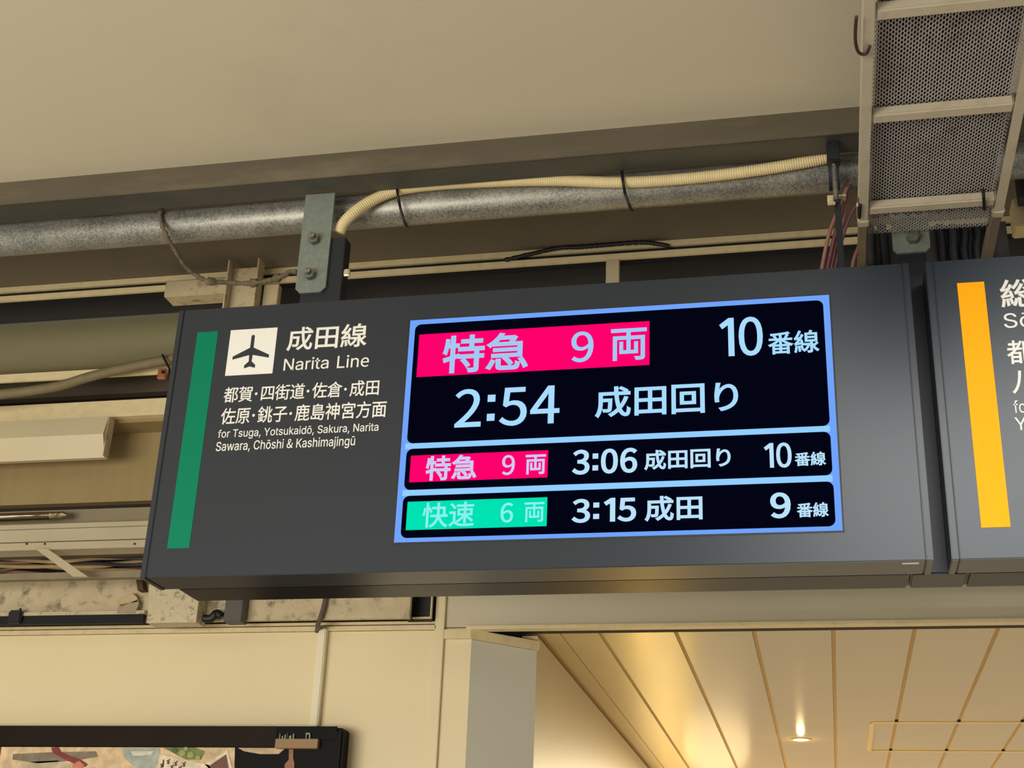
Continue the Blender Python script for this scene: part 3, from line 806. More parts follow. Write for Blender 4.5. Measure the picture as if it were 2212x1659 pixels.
wb = thing('ceiling_beam', (0, 1.42, zat(918, 1.44)), 'wide cream painted beam above the olive wall, left of the sign', 'beam')
strip('beam_face', CREAM_STRIP, 1.42, 1.60, 870, 905, parent=wb)
strip('beam_shade_strip', OLIVE, 1.45, 1.60, 905.5, 919, parent=wb)  # olive colour stands for the shading under the beam
struct(strip('wall_upper', OLIVE, 1.56, 1.60, 915, 1087), 'streaked olive-beige wall under the cream beam', 'wall')
struct(strip('trim_9', DARKER, 1.61, 1.66, 1080, 1106), 'dark strip standing for the shade in the slot under the olive wall', 'slot')  # slot shade given as a dark strip
struct(strip('wall_lower', mat('grey_beige_wall', (140, 128, 102), .6, noise=.06, scale=5), 1.565, 1.60, 1101, 1136), 'grey-beige band above the raceway', 'wall')

# fluorescent batten on the olive wall
fx = at(226, 930, Y=1.36).x
fz = [zat(v, 1.36) for v in (985, 942, 901)]
fl = thing('batten_light', ((XL + fx) / 2, 1.45, fz[0]), 'unlit cream batten light fitting under the wide beam, left of the sign', 'light fitting')
bm = new()
prof = [(1.390, fz[0]), (1.352, fz[1]), (1.372, fz[2]), (1.415, fz[2] + .004), (1.415, fz[0] + .001)]
b_prism_x(bm, prof, XL + .8, fx)
link('diffuser', bm, mat('batten_enamel', (206, 192, 158), .35, noise=.03, scale=4, coat=.3), fl)
boxo('spine', CREAM_DIRTY, XL + .8, fx - .03, 1.416, 1.418, fz[1], fz[2], fl)
boxo('end_cap', CREAM_DIRTY, fx + .0005, fx + .004, 1.372, 1.414, fz[0] + .002, fz[2] - .004, fl)

# polished tube with socket
tz = zat(1113, 1.5)
tb = thing('steel_tube', (at(60, 1113, Y=1.5).x, 1.5, tz), 'shiny steel tube with a crimped end socket above the grey raceway', 'tube')
xt = at(110, 1113, Y=1.5).x
bm = new(); b_tube(bm, [Vector((XL + .5, 1.5, tz)), Vector((xt, 1.5, tz))], .0165, 24)
link('tube', bm, CHROME, tb, smooth=True)
bm = new(); b_tube(bm, [Vector((xt + .0005, 1.5, tz)), Vector((xt + .02, 1.5, tz + .001)), Vector((xt + .05, 1.5, tz)), Vector((xt + .064, 1.505, tz))], .016, 10, radii=[.0165, .014, .0165, .010])
link('end_socket', bm, galv('crimped_steel', (190, 176, 140), rough=.25, metal=.9, scale=60), tb)

# grey raceway with two grooves
rw = thing('cable_raceway', (0, 1.44, zat(1187, 1.42)), 'grey grooved cable raceway running level left of the sign', 'raceway')
strip('upper_lip', GREYT, 1.42, 1.50, 1130, 1140, parent=rw, bevel=.001)
strip('cover', GREYT, 1.424, 1.50, 1141.5, 1168, parent=rw, bevel=.001)
strip('lower_lip', GREYT, 1.418, 1.50, 1170, 1186, parent=rw, bevel=.001)
boxo('raceway_back', DARKB, XL, XR - .01, 1.501, 1.54, zat(1185, 1.42), zat(1131, 1.42), rw)
for px in (58, 97, 291):
    q = at(px, 1175, Y=1.417)
    bm = new(); b_tube(bm, [Vector((q.x, 1.4178, q.z)), Vector((q.x, 1.4145, q.z))], .0038, 10)
    link('screw', bm, BLACKISH, rw)

# cable bundle lying below the raceway
struct(strip('trim_10', BLACKISH, 1.83, 1.85, 1150, 1242), 'black strip standing for the shaded space behind the cable bundle', 'recess')  # black sheet carries the shade behind the cables
cols = [TANCABLE, GREYCABLE, TANCABLE, PINKCABLE, GREYCABLE, TANCABLE, DUSTY, TANCABLE, PINKCABLE]
cab_labels = ['pinkish', 'grey', 'tan']
for k in range(9):
    base = 1196 + k * 4.6
    pp = []
    for j, px in enumerate(range(-700, 700, 75)):
        pp.append(at(px, base + 6.5 * math.sin(j * .9 + k * 2.1) + 2.5 * math.sin(j * 2.3 + k) + (1250 - base) * .02 * math.sin(j * .5) - (px - 150) * .013, Y=1.57 + .0255 * k))
    bm = new(); b_tube(bm, catmull(pp, 5), .0052 + .0015 * (k % 3), 8)
    tag(link('cable', bm, cols[k], smooth=True), 'wavy old cable in the bundle sagging under the grey raceway', 'cable', 'cables bundled under the raceway')
tag(strip('tray_edge', mat('dusty_tray', (132, 120, 94), .6, noise=.15, scale=14), 1.50, 1.53, 1236, 1250), 'dusty grey tray edge under the cable bundle', 'tray')
bm = new()
d0, d1 = [at(*p, Y=1.41) for p in ((78, 1186.5), (106, 1187.5))], [at(*p, Y=1.41) for p in ((192, 1247), (160, 1247))]
b_prism_y(bm, [(d0[0].x, d0[0].z), (d0[1].x, d0[1].z), (d1[0].x, d1[0].z), (d1[1].x, d1[1].z)], 1.402, 1.4165)
tag(link('diagonal_brace', bm, GREYT), 'slanted grey brace across the cable bundle', 'brace')

# dirty cream steel beam above the shop wall
bx1 = at(886, 1310, Y=1.78).x
struct(boxo('trim_11', CREAM_DIRTY, XL, bx1, 1.78, 1.80, zat(1341, 1.78, 500) , zat(1246, 1.78)), 'mottled dirty cream beam above the shop wall', 'beam')
q0, q1 = at(303, 1262, Y=1.72), at(322, 1352, Y=1.72)
bm = new()
pl = [(318, 1346), (322, 1262), (345, 1252), (405, 1255), (431, 1284), (423, 1344)]
b_prism_y(bm, [(at(x, y, Y=1.70).x, at(x, y, Y=1.70).z) for x, y in pl], 1.70, 1.778)
tag(link('mortar_block', bm, mat('flecked_mortar', (206, 192, 160), .7, noise=.1, scale=30, dirt=(70, 60, 46), dirt_amt=.9, dirt_scale=30, bump=.3)), 'rough flecked cream block under the lower corner of the sign', 'block')
# chipped stones beside it
for k, (pl, col) in enumerate((([(250, 1300), (262, 1292), (284, 1280), (296, 1290), (296, 1300), (256, 1306)], (190, 170, 130)), ([(252, 1325), (256, 1312), (296, 1296), (300, 1302), (292, 1325)], (160, 148, 122)))):
    bm = new(); b_prism_y(bm, [(at(x, y, Y=1.75).x, at(x, y, Y=1.75).z) for x, y in pl], 1.75, 1.779)
    tag(link('mortar_chip', bm, mat('mortar_chip_%d' % k, col, .8, noise=.15, scale=30, bump=.3)), ['thin pale mortar chip on the dirty beam, the higher one', 'grey mortar lump on the dirty beam, the lower one'][k], 'mortar')
bm = new(); b_prism_y(bm, [(at(x, y, Y=1.74).x, at(x, y, Y=1.74).z) for x, y in ((294, 1252), (306, 1252), (310, 1274), (297, 1275))], 1.74, 1.779)
tag(link('rust_patch', bm, mat('brown_rust', (84, 60, 40), .8, noise=.2, scale=30)), 'brown rusty tab under the lower sign corner', 'tab')
# shade of the open gap as a black strip, with clamp at far left
sx1 = at(310, 1340, Y=1.76).x
tag(boxo('gap_shade_strip', BLACKISH, XL, sx1, 1.755, 1.779, zat(1347, 1.755), zat(1329, 1.755)), 'black strip standing for the shade in the gap above the wall rail at the left', 'bar')
tag(boxo('cream_lip', CREAM_DIRTY, XL, at(312, 1328, Y=1.755).x, 1.752, 1.779, zat(1328.5, 1.752), zat(1321, 1.752)), 'narrow cream ledge above the black gap strip', 'ledge')
kc = thing('cable_clamp', at(33, 1335, Y=1.73), 'dark clamp in front of the black gap strip at the left', 'clamp')
q0, q1 = at(20, 1318, Y=1.74), at(44, 1346, Y=1.74)
bm = new(); b_box(bm, q0.x, q1.x, 1.735, 1.752, q1.z, q0.z, .006)
link('clamp_body', bm, NAVY, kc)
q2 = at(44, 1314, Y=1.74)
bm = new(); b_tube(bm, [Vector((q2.x, 1.742, q0.z - .01)), Vector((q2.x, 1.742, q2.z))], .005, 8)
link('clamp_screw', bm, NAVY, kc)

# grey junction block and black socket under the sign
q0, q1 = at(487, 1300, Y=1.72), at(520, 1342, Y=1.72)
tag(boxo('junction_box', mat('slate_box', (84, 80, 76), .6, noise=.1), q0.x, q1.x, 1.72, 1.778, q1.z, q0.z + .08, bevel=.002), 'dark slate box on the dirty beam below the sign', 'box')
q0, q1 = at(452, 1335, Y=1.72), at(486, 1352, Y=1.72)
bm = new(); b_tube(bm, catmull([at(440, 1336, Y=1.73), at(456, 1336, Y=1.73), at(468, 1325, Y=1.73), at(478, 1332, Y=1.73)], 5), .016, 10)
tag(link('cable_knot', bm, BLACKR, smooth=True), 'black knotted cable end beside the dark slate box', 'cable')
sb = thing('recessed_socket', at(910, 1320, Y=1.87), 'dark square opening with pale edging beside the vertical cover strip', 'opening')
q0, q1 = at(884, 1285, Y=1.86), at(932, 1341, Y=1.86)
boxo('opening_back', NAVY, q0.x, q1.x, 1.866, 1.876, q1.z, q0.z + .06, sb)
boxo('edge_strip', CREAM_STRIP, q1.x - .004, q1.x, 1.85, 1.8655, q1.z + .008, q0.z + .05, sb)
boxo('edge_strip', CREAM_STRIP, q0.x + .02, q1.x - .0045, 1.85, 1.8655, q1.z + .008, q1.z + .013, sb)
boxo('inner_block', DARKER, q0.x, q0.x + .018, 1.848, 1.8655, q1.z + .002, q0.z + .05, sb)

# cable dropping from behind the sign into the wall duct, and the wall duct
pts = catmull([at(x, y, Y=d) for x, y, d in ((706, 1275, 1.766), (702, 1300, 1.766), (697, 1320, 1.766), (691, 1338, 1.768), (687, 1349, 1.80), (686, 1359, 1.868), (685, 1366, 1.874))], 8)
bm = new(); b_tube(bm, pts, .0095, 10)
tag(link('drop_cable', bm, mat('brown_grey_cable', (88, 80, 70), .6, noise=.1), smooth=True), 'brown-grey cable dropping from below the sign into the white wall duct', 'cable')
w0, w1 = at(679, 1500, Y=1.885), at(693, 1500, Y=1.885)
top = at(688, 1355, Y=1.86).z
bot = at(668, 1568, Y=1.86).z
wd = boxo('cable_duct', mat('white_duct_plastic', (236, 226, 198), .4, noise=.02), w0.x - .002, w1.x + .004, 1.8665, 1.899, bot, top, bevel=.004)
tag(wd, 'slim white cable duct on the cream wall above the menu board', 'duct')

# ------------------------------------------------------------------ menu board on the wall
YM = 1.80
mz1 = at(400, 1568, Y=YM).z
mx1 = at(742, 1600, Y=YM).x
mb = thing('menu_board', ((XL + mx1) / 2, YM, mz1 - 1.0), 'black framed menu board on the cream wall with pictures of food', 'board')
FRAME = mat('black_board_frame', (13, 11, 11), .5, noise=.06, spec=.12)
mxl = at(-900, 1600, Y=YM).x
boxo('backing', FRAME, mxl, mx1 - .012, YM + .012, 1.898, mz1 - 1.1, mz1 - .004, mb, .004)
zb1 = at(300, 1612, Y=YM).z
boxo('top_rail', mat('board_rail_brown', (32, 23, 17), .5, noise=.1, scale=6, spec=.12), mxl, at(597, 1600, Y=YM).x, YM, YM + .0115, zb1, mz1, mb, .002)
boxo('side_frame', FRAME, mx1 - .03, mx1, YM - .004, YM + .0115, mz1 - 1.1, mz1 - .01, mb, .008)
boxo('upper_recess', FRAME, at(597.5, 1600, Y=YM).x, mx1 - .0305, YM + .004, YM + .0115, at(640, 1596, Y=YM).z, mz1, mb)
led = boxo('ledge', mat('ledge_tan', (150, 118, 78), .5, noise=.05), at(597.5, 1600, Y=YM).x, at(689, 1600, Y=YM).x, YM - .012, YM + .0115, zb1 - .006, at(640, 1597, Y=YM).z, mb, .001)
for (a0, a1, t0, t1) in ((603, 606, 1585, 1596), (608, 612, 1590, 1596), (614, 618, 1587, 1596), (620, 622, 1583, 1596), (624, 630, 1589, 1596), (632, 636, 1585, 1596), (660, 670, 1583, 1587), (660, 663, 1587, 1596), (667, 671, 1587, 1596)):
    p0, p1 = at(a0, t1, Y=YM - .005), at(a1, t0, Y=YM - .005)
    boxo('clip', GALVP, p0.x, p1.x, YM - .006, YM + .003, p0.z, p1.z, led)


def menu_shape(name, pts_, col, y, rough=.5, noise=.28, scale=26):
    bm = new()
    qs = [at(a, b, Y=YM) for a, b in pts_]
    b_prism_y(bm, [(q.x, q.z) for q in qs], y, y + .0012)
    return link(name, bm, mat('print_%d_%d_%d' % col, col, rough, noise=noise, scale=scale), mb)


Yp = YM + .0105
menu_shape('picture_sheet', [(0, 1612.5), (505, 1614), (500, 1800), (-30, 1800)], (214, 186, 146), Yp)
menu_shape('picture_shape', [(512, 1614.5), (615, 1615), (600, 1628), (560, 1628), (525, 1622)], (196, 168, 132), Yp - .0015)
menu_shape('picture_shape', [(-300, 1612), (-1, 1612.5), (-32, 1800), (-330, 1800)], (70, 54, 40), Yp)
menu_shape('dish_picture', [(25, 1628), (110, 1624), (205, 1622), (208, 1634), (160, 1642), (80, 1648), (24, 1640)], (126, 112, 92), Yp - .0015)
menu_shape('dish_picture', [(40, 1646), (120, 1642), (150, 1650), (145, 1680), (30, 1680)], (188, 172, 140), Yp - .0015)
menu_shape('meat_picture', [(108, 1614), (124, 1613), (130, 1624), (150, 1632), (172, 1640), (187, 1650), (182, 1656), (160, 1650), (138, 1640), (112, 1626)], (128, 36, 40), Yp - .003)
menu_shape('meat_picture', [(155, 1650), (170, 1643), (180, 1652), (170, 1665), (152, 1665)], (206, 128, 96), Yp - .0045)
menu_shape('bowl_picture', [(262, 1615), (343, 1615), (342, 1640), (330, 1660), (300, 1664), (275, 1645), (262, 1628)], (164, 170, 160), Yp - .0015)
menu_shape('bowl_picture', [(280, 1622), (330, 1622), (325, 1630), (285, 1632)], (212, 210, 194), Yp - .003)
menu_shape('greens_picture', [(350, 1614), (420, 1614), (440, 1622), (432, 1640), (400, 1640), (372, 1626)], (112, 124, 56), Yp - .0015)
for (a, b, r) in ((375, 1620, 7), (392, 1626, 8), (410, 1630, 8), (426, 1636, 6), (400, 1617, 5)):
    menu_shape('greens_picture', [(a + r * math.cos(t), b + r * .9 * math.sin(t)) for t in [k * math.pi / 4 for k in range(8)]], (74, 98, 40) if a % 2 else (152, 160, 92), Yp - .0045)
menu_shape('paper_picture', [(343, 1628), (400, 1641), (450, 1652), (470, 1680), (340, 1680), (340, 1640)], (222, 208, 180), Yp - .003)
menu_shape('scribble', [(350, 1640), (353, 1640), (352, 1656), (349, 1656)], (96, 40, 34), Yp - .0045)
for (a, b) in ((344, 1650), (358, 1642), (366, 1654), (374, 1646), (384, 1656), (392, 1648)):
    menu_shape('scribble', [(a, b), (a + 2, b - 1), (a + 7, b + 6), (a + 5, b + 8)], (96, 40, 34), Yp - .0045)
    menu_shape('scribble', [(a + 6, b - 3), (a + 8, b - 3), (a + 3, b + 8), (a + 1, b + 8)], (96, 40, 34), Yp - .006)
menu_shape('card_picture', [(440, 1650), (490, 1620), (505, 1680), (470, 1680)], (226, 214, 186), Yp - .003)
menu_shape('card_picture', [(450, 1654), (487, 1629), (496, 1680), (474, 1680)], (110, 66, 46), Yp - .0045)
menu_shape('spoon_picture', [(622, 1618), (632, 1618), (631, 1636), (634, 1648), (632, 1700), (612, 1700), (613, 1650), (622, 1640)], (150, 104, 72), Yp - .0015)

# ------------------------------------------------------------------ cable rack at upper right
RZ = 3.42
rl, rrx = at(1872, 250, Z=RZ).x, at(2203, 232, Z=RZ).x
rack = thing('cable_rack', ((rl + rrx) / 2, -.6, RZ), 'cream ladder-type cable rack with mesh floor crossing overhead above the signs', 'cable rack')
RY0, RY1 = -1.32, .045


def rail(name, x, inner):
    bm = new()
    w = .022
    b_box(bm, x - w / 2, x + w / 2, RY0, RY1, RZ, RZ + .006, .001)
    xo = x - w / 2 if inner > 0 else x + w / 2 - .004
    b_box(bm, xo, xo + .004, RY0, RY1, RZ + .0062, RZ + .06)
    return link(name, bm, RACKP, rack)


rail('rail', rl, 1)
rail('rail', rrx, -1)
rung_y = [at(1990, v, Z=RZ - .0).y for v in (27, 252, 451)]
pit = rung_y[1] - rung_y[0]
for y in [rung_y[0] - pit] + rung_y:
    bm = new()
    b_box(bm, rl + .0115, rrx - .0115, y - .017, y + .017, RZ + .002, RZ + .026, .004)
    link('rung', bm, RACKP, rack)
for x in (rl, rrx):
    bm = new(); b_box(bm, x - .014, x + .014, RY1 + .0005, RY1 + .03, RZ - .003, RZ + .058, .003)
    link('splice_sleeve', bm, RACKP, rack)
    bm = new(); b_box(bm, x - .010, x + .010, RY1 + .031, .40, RZ, RZ + .05, .002)
    link('rail_extension', bm, mat('rack_shaded_paint', (120, 108, 92), .6, noise=.15, scale=8), rack)  # shadow beyond the splice put into a darker rack colour

# expanded metal: hexagonal openings as real strands
bm = new()
zm = RZ + .029
cw, chh = .0122, .0150       # cell width (X) and row pair (Y)
x0m, x1m, y0m, y1m = rl + .008, rrx - .008, -1.31, .17
sw = .0011
t = .0018


def strand(x0, y0, x1, y1):
    d = Vector((x1 - x0, y1 - y0, 0))
    n = Vector((-d.y, d.x, 0)).normalized() * sw
    p = [Vector((x0, y0, zm)), Vector((x1, y1, zm))]
    lo = [bm.verts.new(q) for q in (p[0] - n, p[1] - n, p[1] + n, p[0] + n)]
    hi = [bm.verts.new(q + Vector((0, 0, t))) for q in (p[0] - n, p[1] - n, p[1] + n, p[0] + n)]
    bm.faces.new(lo)
    for i in range(4):
        bm.faces.new((lo[i], lo[(i + 1) % 4], hi[(i + 1) % 4], hi[i]))


nx, ny = int((x1m - x0m) / cw), int((y1m - y0m) / (chh / 2))
for j in range(ny):
    y = y0m + j * chh / 2
    off = (cw / 2) if j % 2 else 0
    for i in range(nx):
        x = x0m + off + i * cw
        # a bond, then two legs up to the next row's bonds
        strand(x - cw * .14, y, x + cw * .14, y)
        strand(x + cw * .14, y, x + cw * .36, y + chh / 2)
        strand(x - cw * .14, y, x - cw * .36, y + chh / 2)
mp_ = link('mesh_floor', bm, MESHM, rack)

# cables lying on the mesh
nc = 11
wid = (x1m - x0m - .02) / nc
for k in range(nc):
    xk = x0m + .012 + wid * (k + .5)
    pp = [Vector((xk, -1.32 + j * .118, zm + .003 + wid * .5 + .002 * (1 + math.sin(j * .9 + 2 * k)))) for j in range(13)]
    bm = new(); b_tube(bm, catmull(pp, 4), wid * .47, 10)
    tag(link('cable', bm, GREYCABLE if k % 4 else mat('brown_cable_sheath', (60, 46, 45), .7, noise=.2, scale=12), smooth=True), 'dusty cable lying lengthwise on the mesh floor of the cable rack', 'cable', 'cables on the rack mesh')

for k in range(nc - 1):
    xk = x0m + .012 + wid * (k + 1)
    pp = [Vector((xk, -1.32 + j * .118, zm + .016 + wid * 1.45 + .003 * math.sin(j * 1.1 + 3 * k))) for j in range(13)]
    bm = new(); b_tube(bm, catmull(pp, 4), wid * .47, 8)
    tag(link('cable', bm, GREYCABLE if k % 3 else mat('brown_cable_sheath', (60, 46, 45), .7), smooth=True), 'dusty cable of the upper layer, lying on other cables in the rack', 'cable', 'upper cables in the rack')

# zip ties and wire loop on the rack
for k, (a, b, lab) in enumerate((((1858, 443), (1856, 470), 'black zip tie on the last rung of the rack, at its left end'), ((2125, 425), (2127, 452), 'black zip tie on the last rung of the rack, at its right end'))):
    p0, p1 = at(*a, Z=RZ - .003), at(*b, Z=RZ - .003)
    bm = new(); b_tube(bm, [p0 + Vector((0, 0, .02)), p0, p1, p1 + Vector((0, 0, .03))], .0042, 8)
    tag(link('zip_tie', bm, BLACKR), lab, 'cable tie')
pts = catmull([at(x, y, Z=RZ - .008) for x, y in ((1850, 36), (1848, 60), (1848, 90), (1853, 110), (1862, 117), (1872, 115), (1879, 100))], 8)
bm = new(); b_tube(bm, pts, .0035, 8)
tag(link('wire_loop', bm, mat('brown_wire', (60, 44, 38), .5), smooth=True), 'thin dark wire loop hanging round the cable rack rail', 'wire')

# pipe clamp with rod beside the rack
pcx = at(1801, 380, Y=.2).x
pcl = thing('pipe_clamp', (pcx, PY, PZ - .12), 'dark pipe clamp with threaded rod where pipe and conduit meet the rack', 'clamp')
bm = new(); b_band(bm, pcx, PY, PZ, PR + .036, .014, a0=-60, a1=120, t=.005)
link('strap', bm, NAVY, pcl)
bm = new(); b_box(bm, pcx - .017, pcx + .017, .098, .134, zB - .058, zB - .0005, .003)
link('clamp_block', bm, NAVY, pcl)
q = at(1801, 430, Y=.16)
bm = new(); b_tube(bm, [Vector((pcx, .120, zB - .0585)), Vector((pcx, .120, q.z - .028))], .007, 10)
link('rod', bm, STEEL, pcl)
z4 = at(1801, 425, Y=.15).z
bm = new(); b_box(bm, at(1787, 430, Y=.15).x, at(1828, 430, Y=.15).x, .14, .165, z4 - .006, z4, .001)
b_box(bm, at(1787, 430, Y=.15).x, at(1804, 430, Y=.15).x, .139, .143, z4 - .030, z4 - .0065, .001)
link('angle_bracket', bm, CREAM_DIRTY, pcl)
bm = new(); b_box(bm, pcx - .004, pcx + .012, .150, .162, 3.30, z4 - .0075, .001)
link('drop_bar', bm, NAVY, pcl)

# faded red wires dropping behind the sign
wires = [((1830, 405), (1812, 450), (1790, 510), (1772, 600)), ((1834, 400), (1818, 455), (1800, 520), (1782, 600)), ((1828, 420), (1822, 470), (1806, 520), (1790, 600)), ((1850, 440), (1830, 480), (1812, 540), (1798, 600)), ((1862, 500), (1856, 530), (1845, 560), (1838, 600))]
for k, w in enumerate(wires):
    bm = new(); b_tube(bm, catmull([at(x, y, Y=.21 + .012 * k) for x, y in w], 8), .0055, 8)
    tag(link('wire', bm, PINKCABLE if k % 2 == 0 else mat('mauve_wire', (120, 76, 84), .6), smooth=True), 'faded red wire dropping from the rack behind the dark sign', 'wire', 'red wires behind the sign')

# dark cables drooping from the rack behind the gap between the signs
drops = [(1880, 1), (1908, 1), (2032, 1), (2058, 1), (2084, 1), (2112, 1), (2138, 1)]
for k, (px, _) in enumerate(drops):
    bm = new(); b_tube(bm, catmull([at(px - 4, 488, Y=.4072), at(px, 508, Y=.4072), at(px + 3 * math.sin(k), 540, Y=.4072), at(px + 6, 590, Y=.4072), at(px + 6, 640, Y=.4072)], 6), .0125, 8)
    tag(link('dark_cable', bm, NAVY if k % 3 else mat('charcoal_cable', (40, 38, 44), .6), smooth=True), 'dark cable drooping from the rack end behind the sign tops', 'cable', 'dark cables behind the sign tops')
bm = new(); b_box(bm, at(1862, 500, Y=.42).x, at(2175, 500, Y=.42).x, .42, .44, 3.15, at(2000, 490, Y=.42).z, 0)
tag(link('backing_plate', bm, mat('dusk_plate', (48, 44, 46), .7, noise=.15)), 'dark plate behind the drooping cables over the sign gap', 'plate')

# box and dark unit beyond the rack
q0, q1 = at(2186, 428, Y=.6), at(2300, 480, Y=.6)
tag(boxo('junction_box', CREAM_STRIP, q0.x, q1.x, .6, .68, q1.z, q0.z, bevel=.004), 'bright cream box beyond the cable rack at the edge of view', 'box')
q0, q1 = at(2190, 300, Y=.5), at(2300, 425, Y=.5)
tag(boxo('equipment_unit', NAVY, q0.x, q1.x, .5, .59, q1.z, q0.z, bevel=.02), 'dark rounded unit hanging beyond the cable rack above the cream box', 'unit')

# ------------------------------------------------------------------ signs
zb, zt = 2.9 - .3691, 2.9 + .3694
SX0, SX1 = -1.1777, .7158
D1, D2 = .112, .242


def sign_body(root, x0, x1):
    s = .0155
    bm = new(); b_box(bm, x0 + s + .0022, x1 - s - .0022, 0, D1, zb, zt, .0018)
    link('front_cover', bm, SIGNF, root)
    for a in (x0, x1 - s):
        bm = new(); b_box(bm, a, a + s, .0005, D1 + .004, zb - .001, zt + .001, .002)
        link('side_cap', bm, SIGNF, root)
    bm = new(); b_box(bm, x0 + .004, x1 - .004, .004, D1 - .002, zb + .004, zt - .004)
    link('seam_shadow', bm, BLACKR, root)
    bm = new(); b_box(bm, x0 + .044, x1 - .044, D1 + .0045, D2, zb + .002, zt - .004, .006)
    link('rear_housing', bm, SIGND, root)


s1 = thing('departure_sign', ((SX0 + SX1) / 2, .1, zb), 'dark grey hanging departure sign with lit screen and green stripe', 'sign')
sign_body(s1, SX0, SX1)
yl = -.0003


def quad(name, m, parent, tl, tr, br, bl, y=yl, thick=.0006):
    q = [at(*p, Y=0) for p in (bl, br, tr, tl)]
    x0, x1 = (q[0].x + q[3].x) / 2, (q[1].x + q[2].x) / 2
    z0, z1 = (q[0].z + q[1].z) / 2, (q[2].z + q[3].z) / 2
    return boxo(name, m, x0, x1, y - thick, y, z0, z1, parent), (x0, x1, z0, z1)


tag(quad('line_stripe', GREEN, s1, (427, 718), (471.8, 715.8), (408.7, 1184), (361, 1185.5))[0], 'green upright stripe')
pic, (ax0, ax1, az0, az1) = quad('airport_pictogram', WHITEL, s1, (498.7, 713.8), (599.4, 707.6), (589.2, 807), (486.7, 812))
half = [(0, .868), (.022, .858), (.035, .83), (.037, .585), (.385, .41), (.385, .345), (.036, .425), (.03, .285), (.115, .205), (.115, .14), (0, .175)]
out = [(.5 + u, v) for u, v in half] + [(.5 - u, v) for u, v in half[-2:0:-1]]
bm = new()
b_prism_y(bm, [(ax0 + u * (ax1 - ax0), az0 + v * (az1 - az0)) for u, v in out], yl - .0012, yl - .0007)
tag(link('airplane', bm, SIGNF, pic), 'dark airplane symbol')

plate_text('lettering', cjk_mesh('成田線', .020), WHITEL, (617.4, 759.6), (796.5, 696.8), yl, s1)
plate_text('lettering', latin_mesh('Narita', .006), WHITEL, (611.8, 801.6), (711.8, 769.5), yl, s1)
plate_text('lettering', latin_mesh('Line', .006), WHITEL, (727.4, 796.2), (798.8, 764.5), yl, s1)


def dotted(text, bl, tr, bev=.013):
    """kanji line with tight middle dots: characters get one unit, dots under half a unit"""
    bm = new()
    x = 0.0
    for ch in text:
        if ch == '・':
            w = .46
            m2 = new()
            r = .085
            vs_ = [m2.verts.new((x + w / 2 - .03 + r * math.cos(2 * math.pi * k / 20), .36 + r * math.sin(2 * math.pi * k / 20), 0)) for k in range(20)]
            m2.faces.new(vs_)
            adv = w
        else:
            m2 = cjk_mesh(ch, bev)
            for v in m2.verts:
                v.co.x += x
            adv = .985
        me = bpy.data.meshes.new('tmp')
        m2.to_mesh(me)
        m2.free()
        bm.from_mesh(me)
        bpy.data.meshes.remove(me)
        x += adv
    return plate_text('lettering', bm, WHITEL, bl, tr, yl, s1)


dotted('都賀・四街道・佐倉・成田', (481.3, 871.2), (820.7, 819))
dotted('佐原・銚子・鹿島神宮方面', (475, 918), (836.6, 864.3))
plate_text('lettering', latin_mesh('for Tsuga, Yotsukaidō, Sakura, Narita', .009), WHITEL, (469.5, 951), (818.7, 912.6), yl, s1)
plate_text('lettering', latin_mesh('Sawara, Chōshi & Kashimajingū', .009), WHITEL, (465, 980.5), (768.5, 941.5), yl, s1)
q0, q1 = at(1949, 1217, Z=zb - .0005), at(1985, 1217, Z=zb - .0005)
tag(boxo('sticker', WHITEL, q0.x, q1.x, q0.y - .004, q0.y + .006, zb - .0014, zb - .0003, s1), 'small white sticker under the sign')

# the lit screen: dark panel, blue frame with three rounded windows, banners and text
G_BLUE = glow('screen_blue', (112, 164, 252))
G_NAVY = glow('screen_black', (3, 5, 20))
G_PINK = glow('screen_pink', (255, 0, 108))
G_GREEN = glow('screen_green', (0, 226, 178))
G_TEXT = glow('screen_text', (168, 220, 255))
G_TEXT2 = glow('screen_text_pale', (186, 226, 252))
G_TPINK = glow('screen_text_on_pink', (165, 200, 244))
G_TPINK2 = glow('screen_text_on_small_pink', (206, 202, 246))
G_TGRN = glow('screen_text_on_green', (140, 240, 240))
sc0 = at(852.5, 1170, Y=0)
ex, ez = .525, .2963
zc0 = 2.9
scr = boxo('display_screen', BLACKR, -ex - .004, ex + .004, -.0009, -.0002, zc0 - ez - .004, zc0 + ez + .004, s1)
tag(scr, 'lit black screen with blue borders')
bmf = new(); b_box(bmf, -ex, ex, -.0016, -.0010, zc0 - ez, zc0 + ez)
link('screen_border', bmf, G_BLUE, scr)


def rounded(name, m, tl, tr, br, bl, y, r=.016):
    q = [at(*p, Y=0) for p in (bl, br, tr, tl)]
    x0, x1 = (q[0].x + q[3].x) / 2, (q[1].x + q[2].x) / 2
    z0, z1 = (q[0].z + q[1].z) / 2, (q[2].z + q[3].z) / 2
    pr_ = []
    for cx_, cz_, a0 in ((x1 - r, z1 - r, 0), (x0 + r, z1 - r, 90), (x0 + r, z0 + r, 180), (x1 - r, z0 + r, 270)):
        for k in range(7):
            a = math.radians(a0 + 15 * k)
            pr_.append((cx_ + r * math.cos(a), cz_ + r * math.sin(a)))
    bm = new(); b_prism_y(bm, pr_, y - .0004, y)
    return link(name, bm, m, scr)


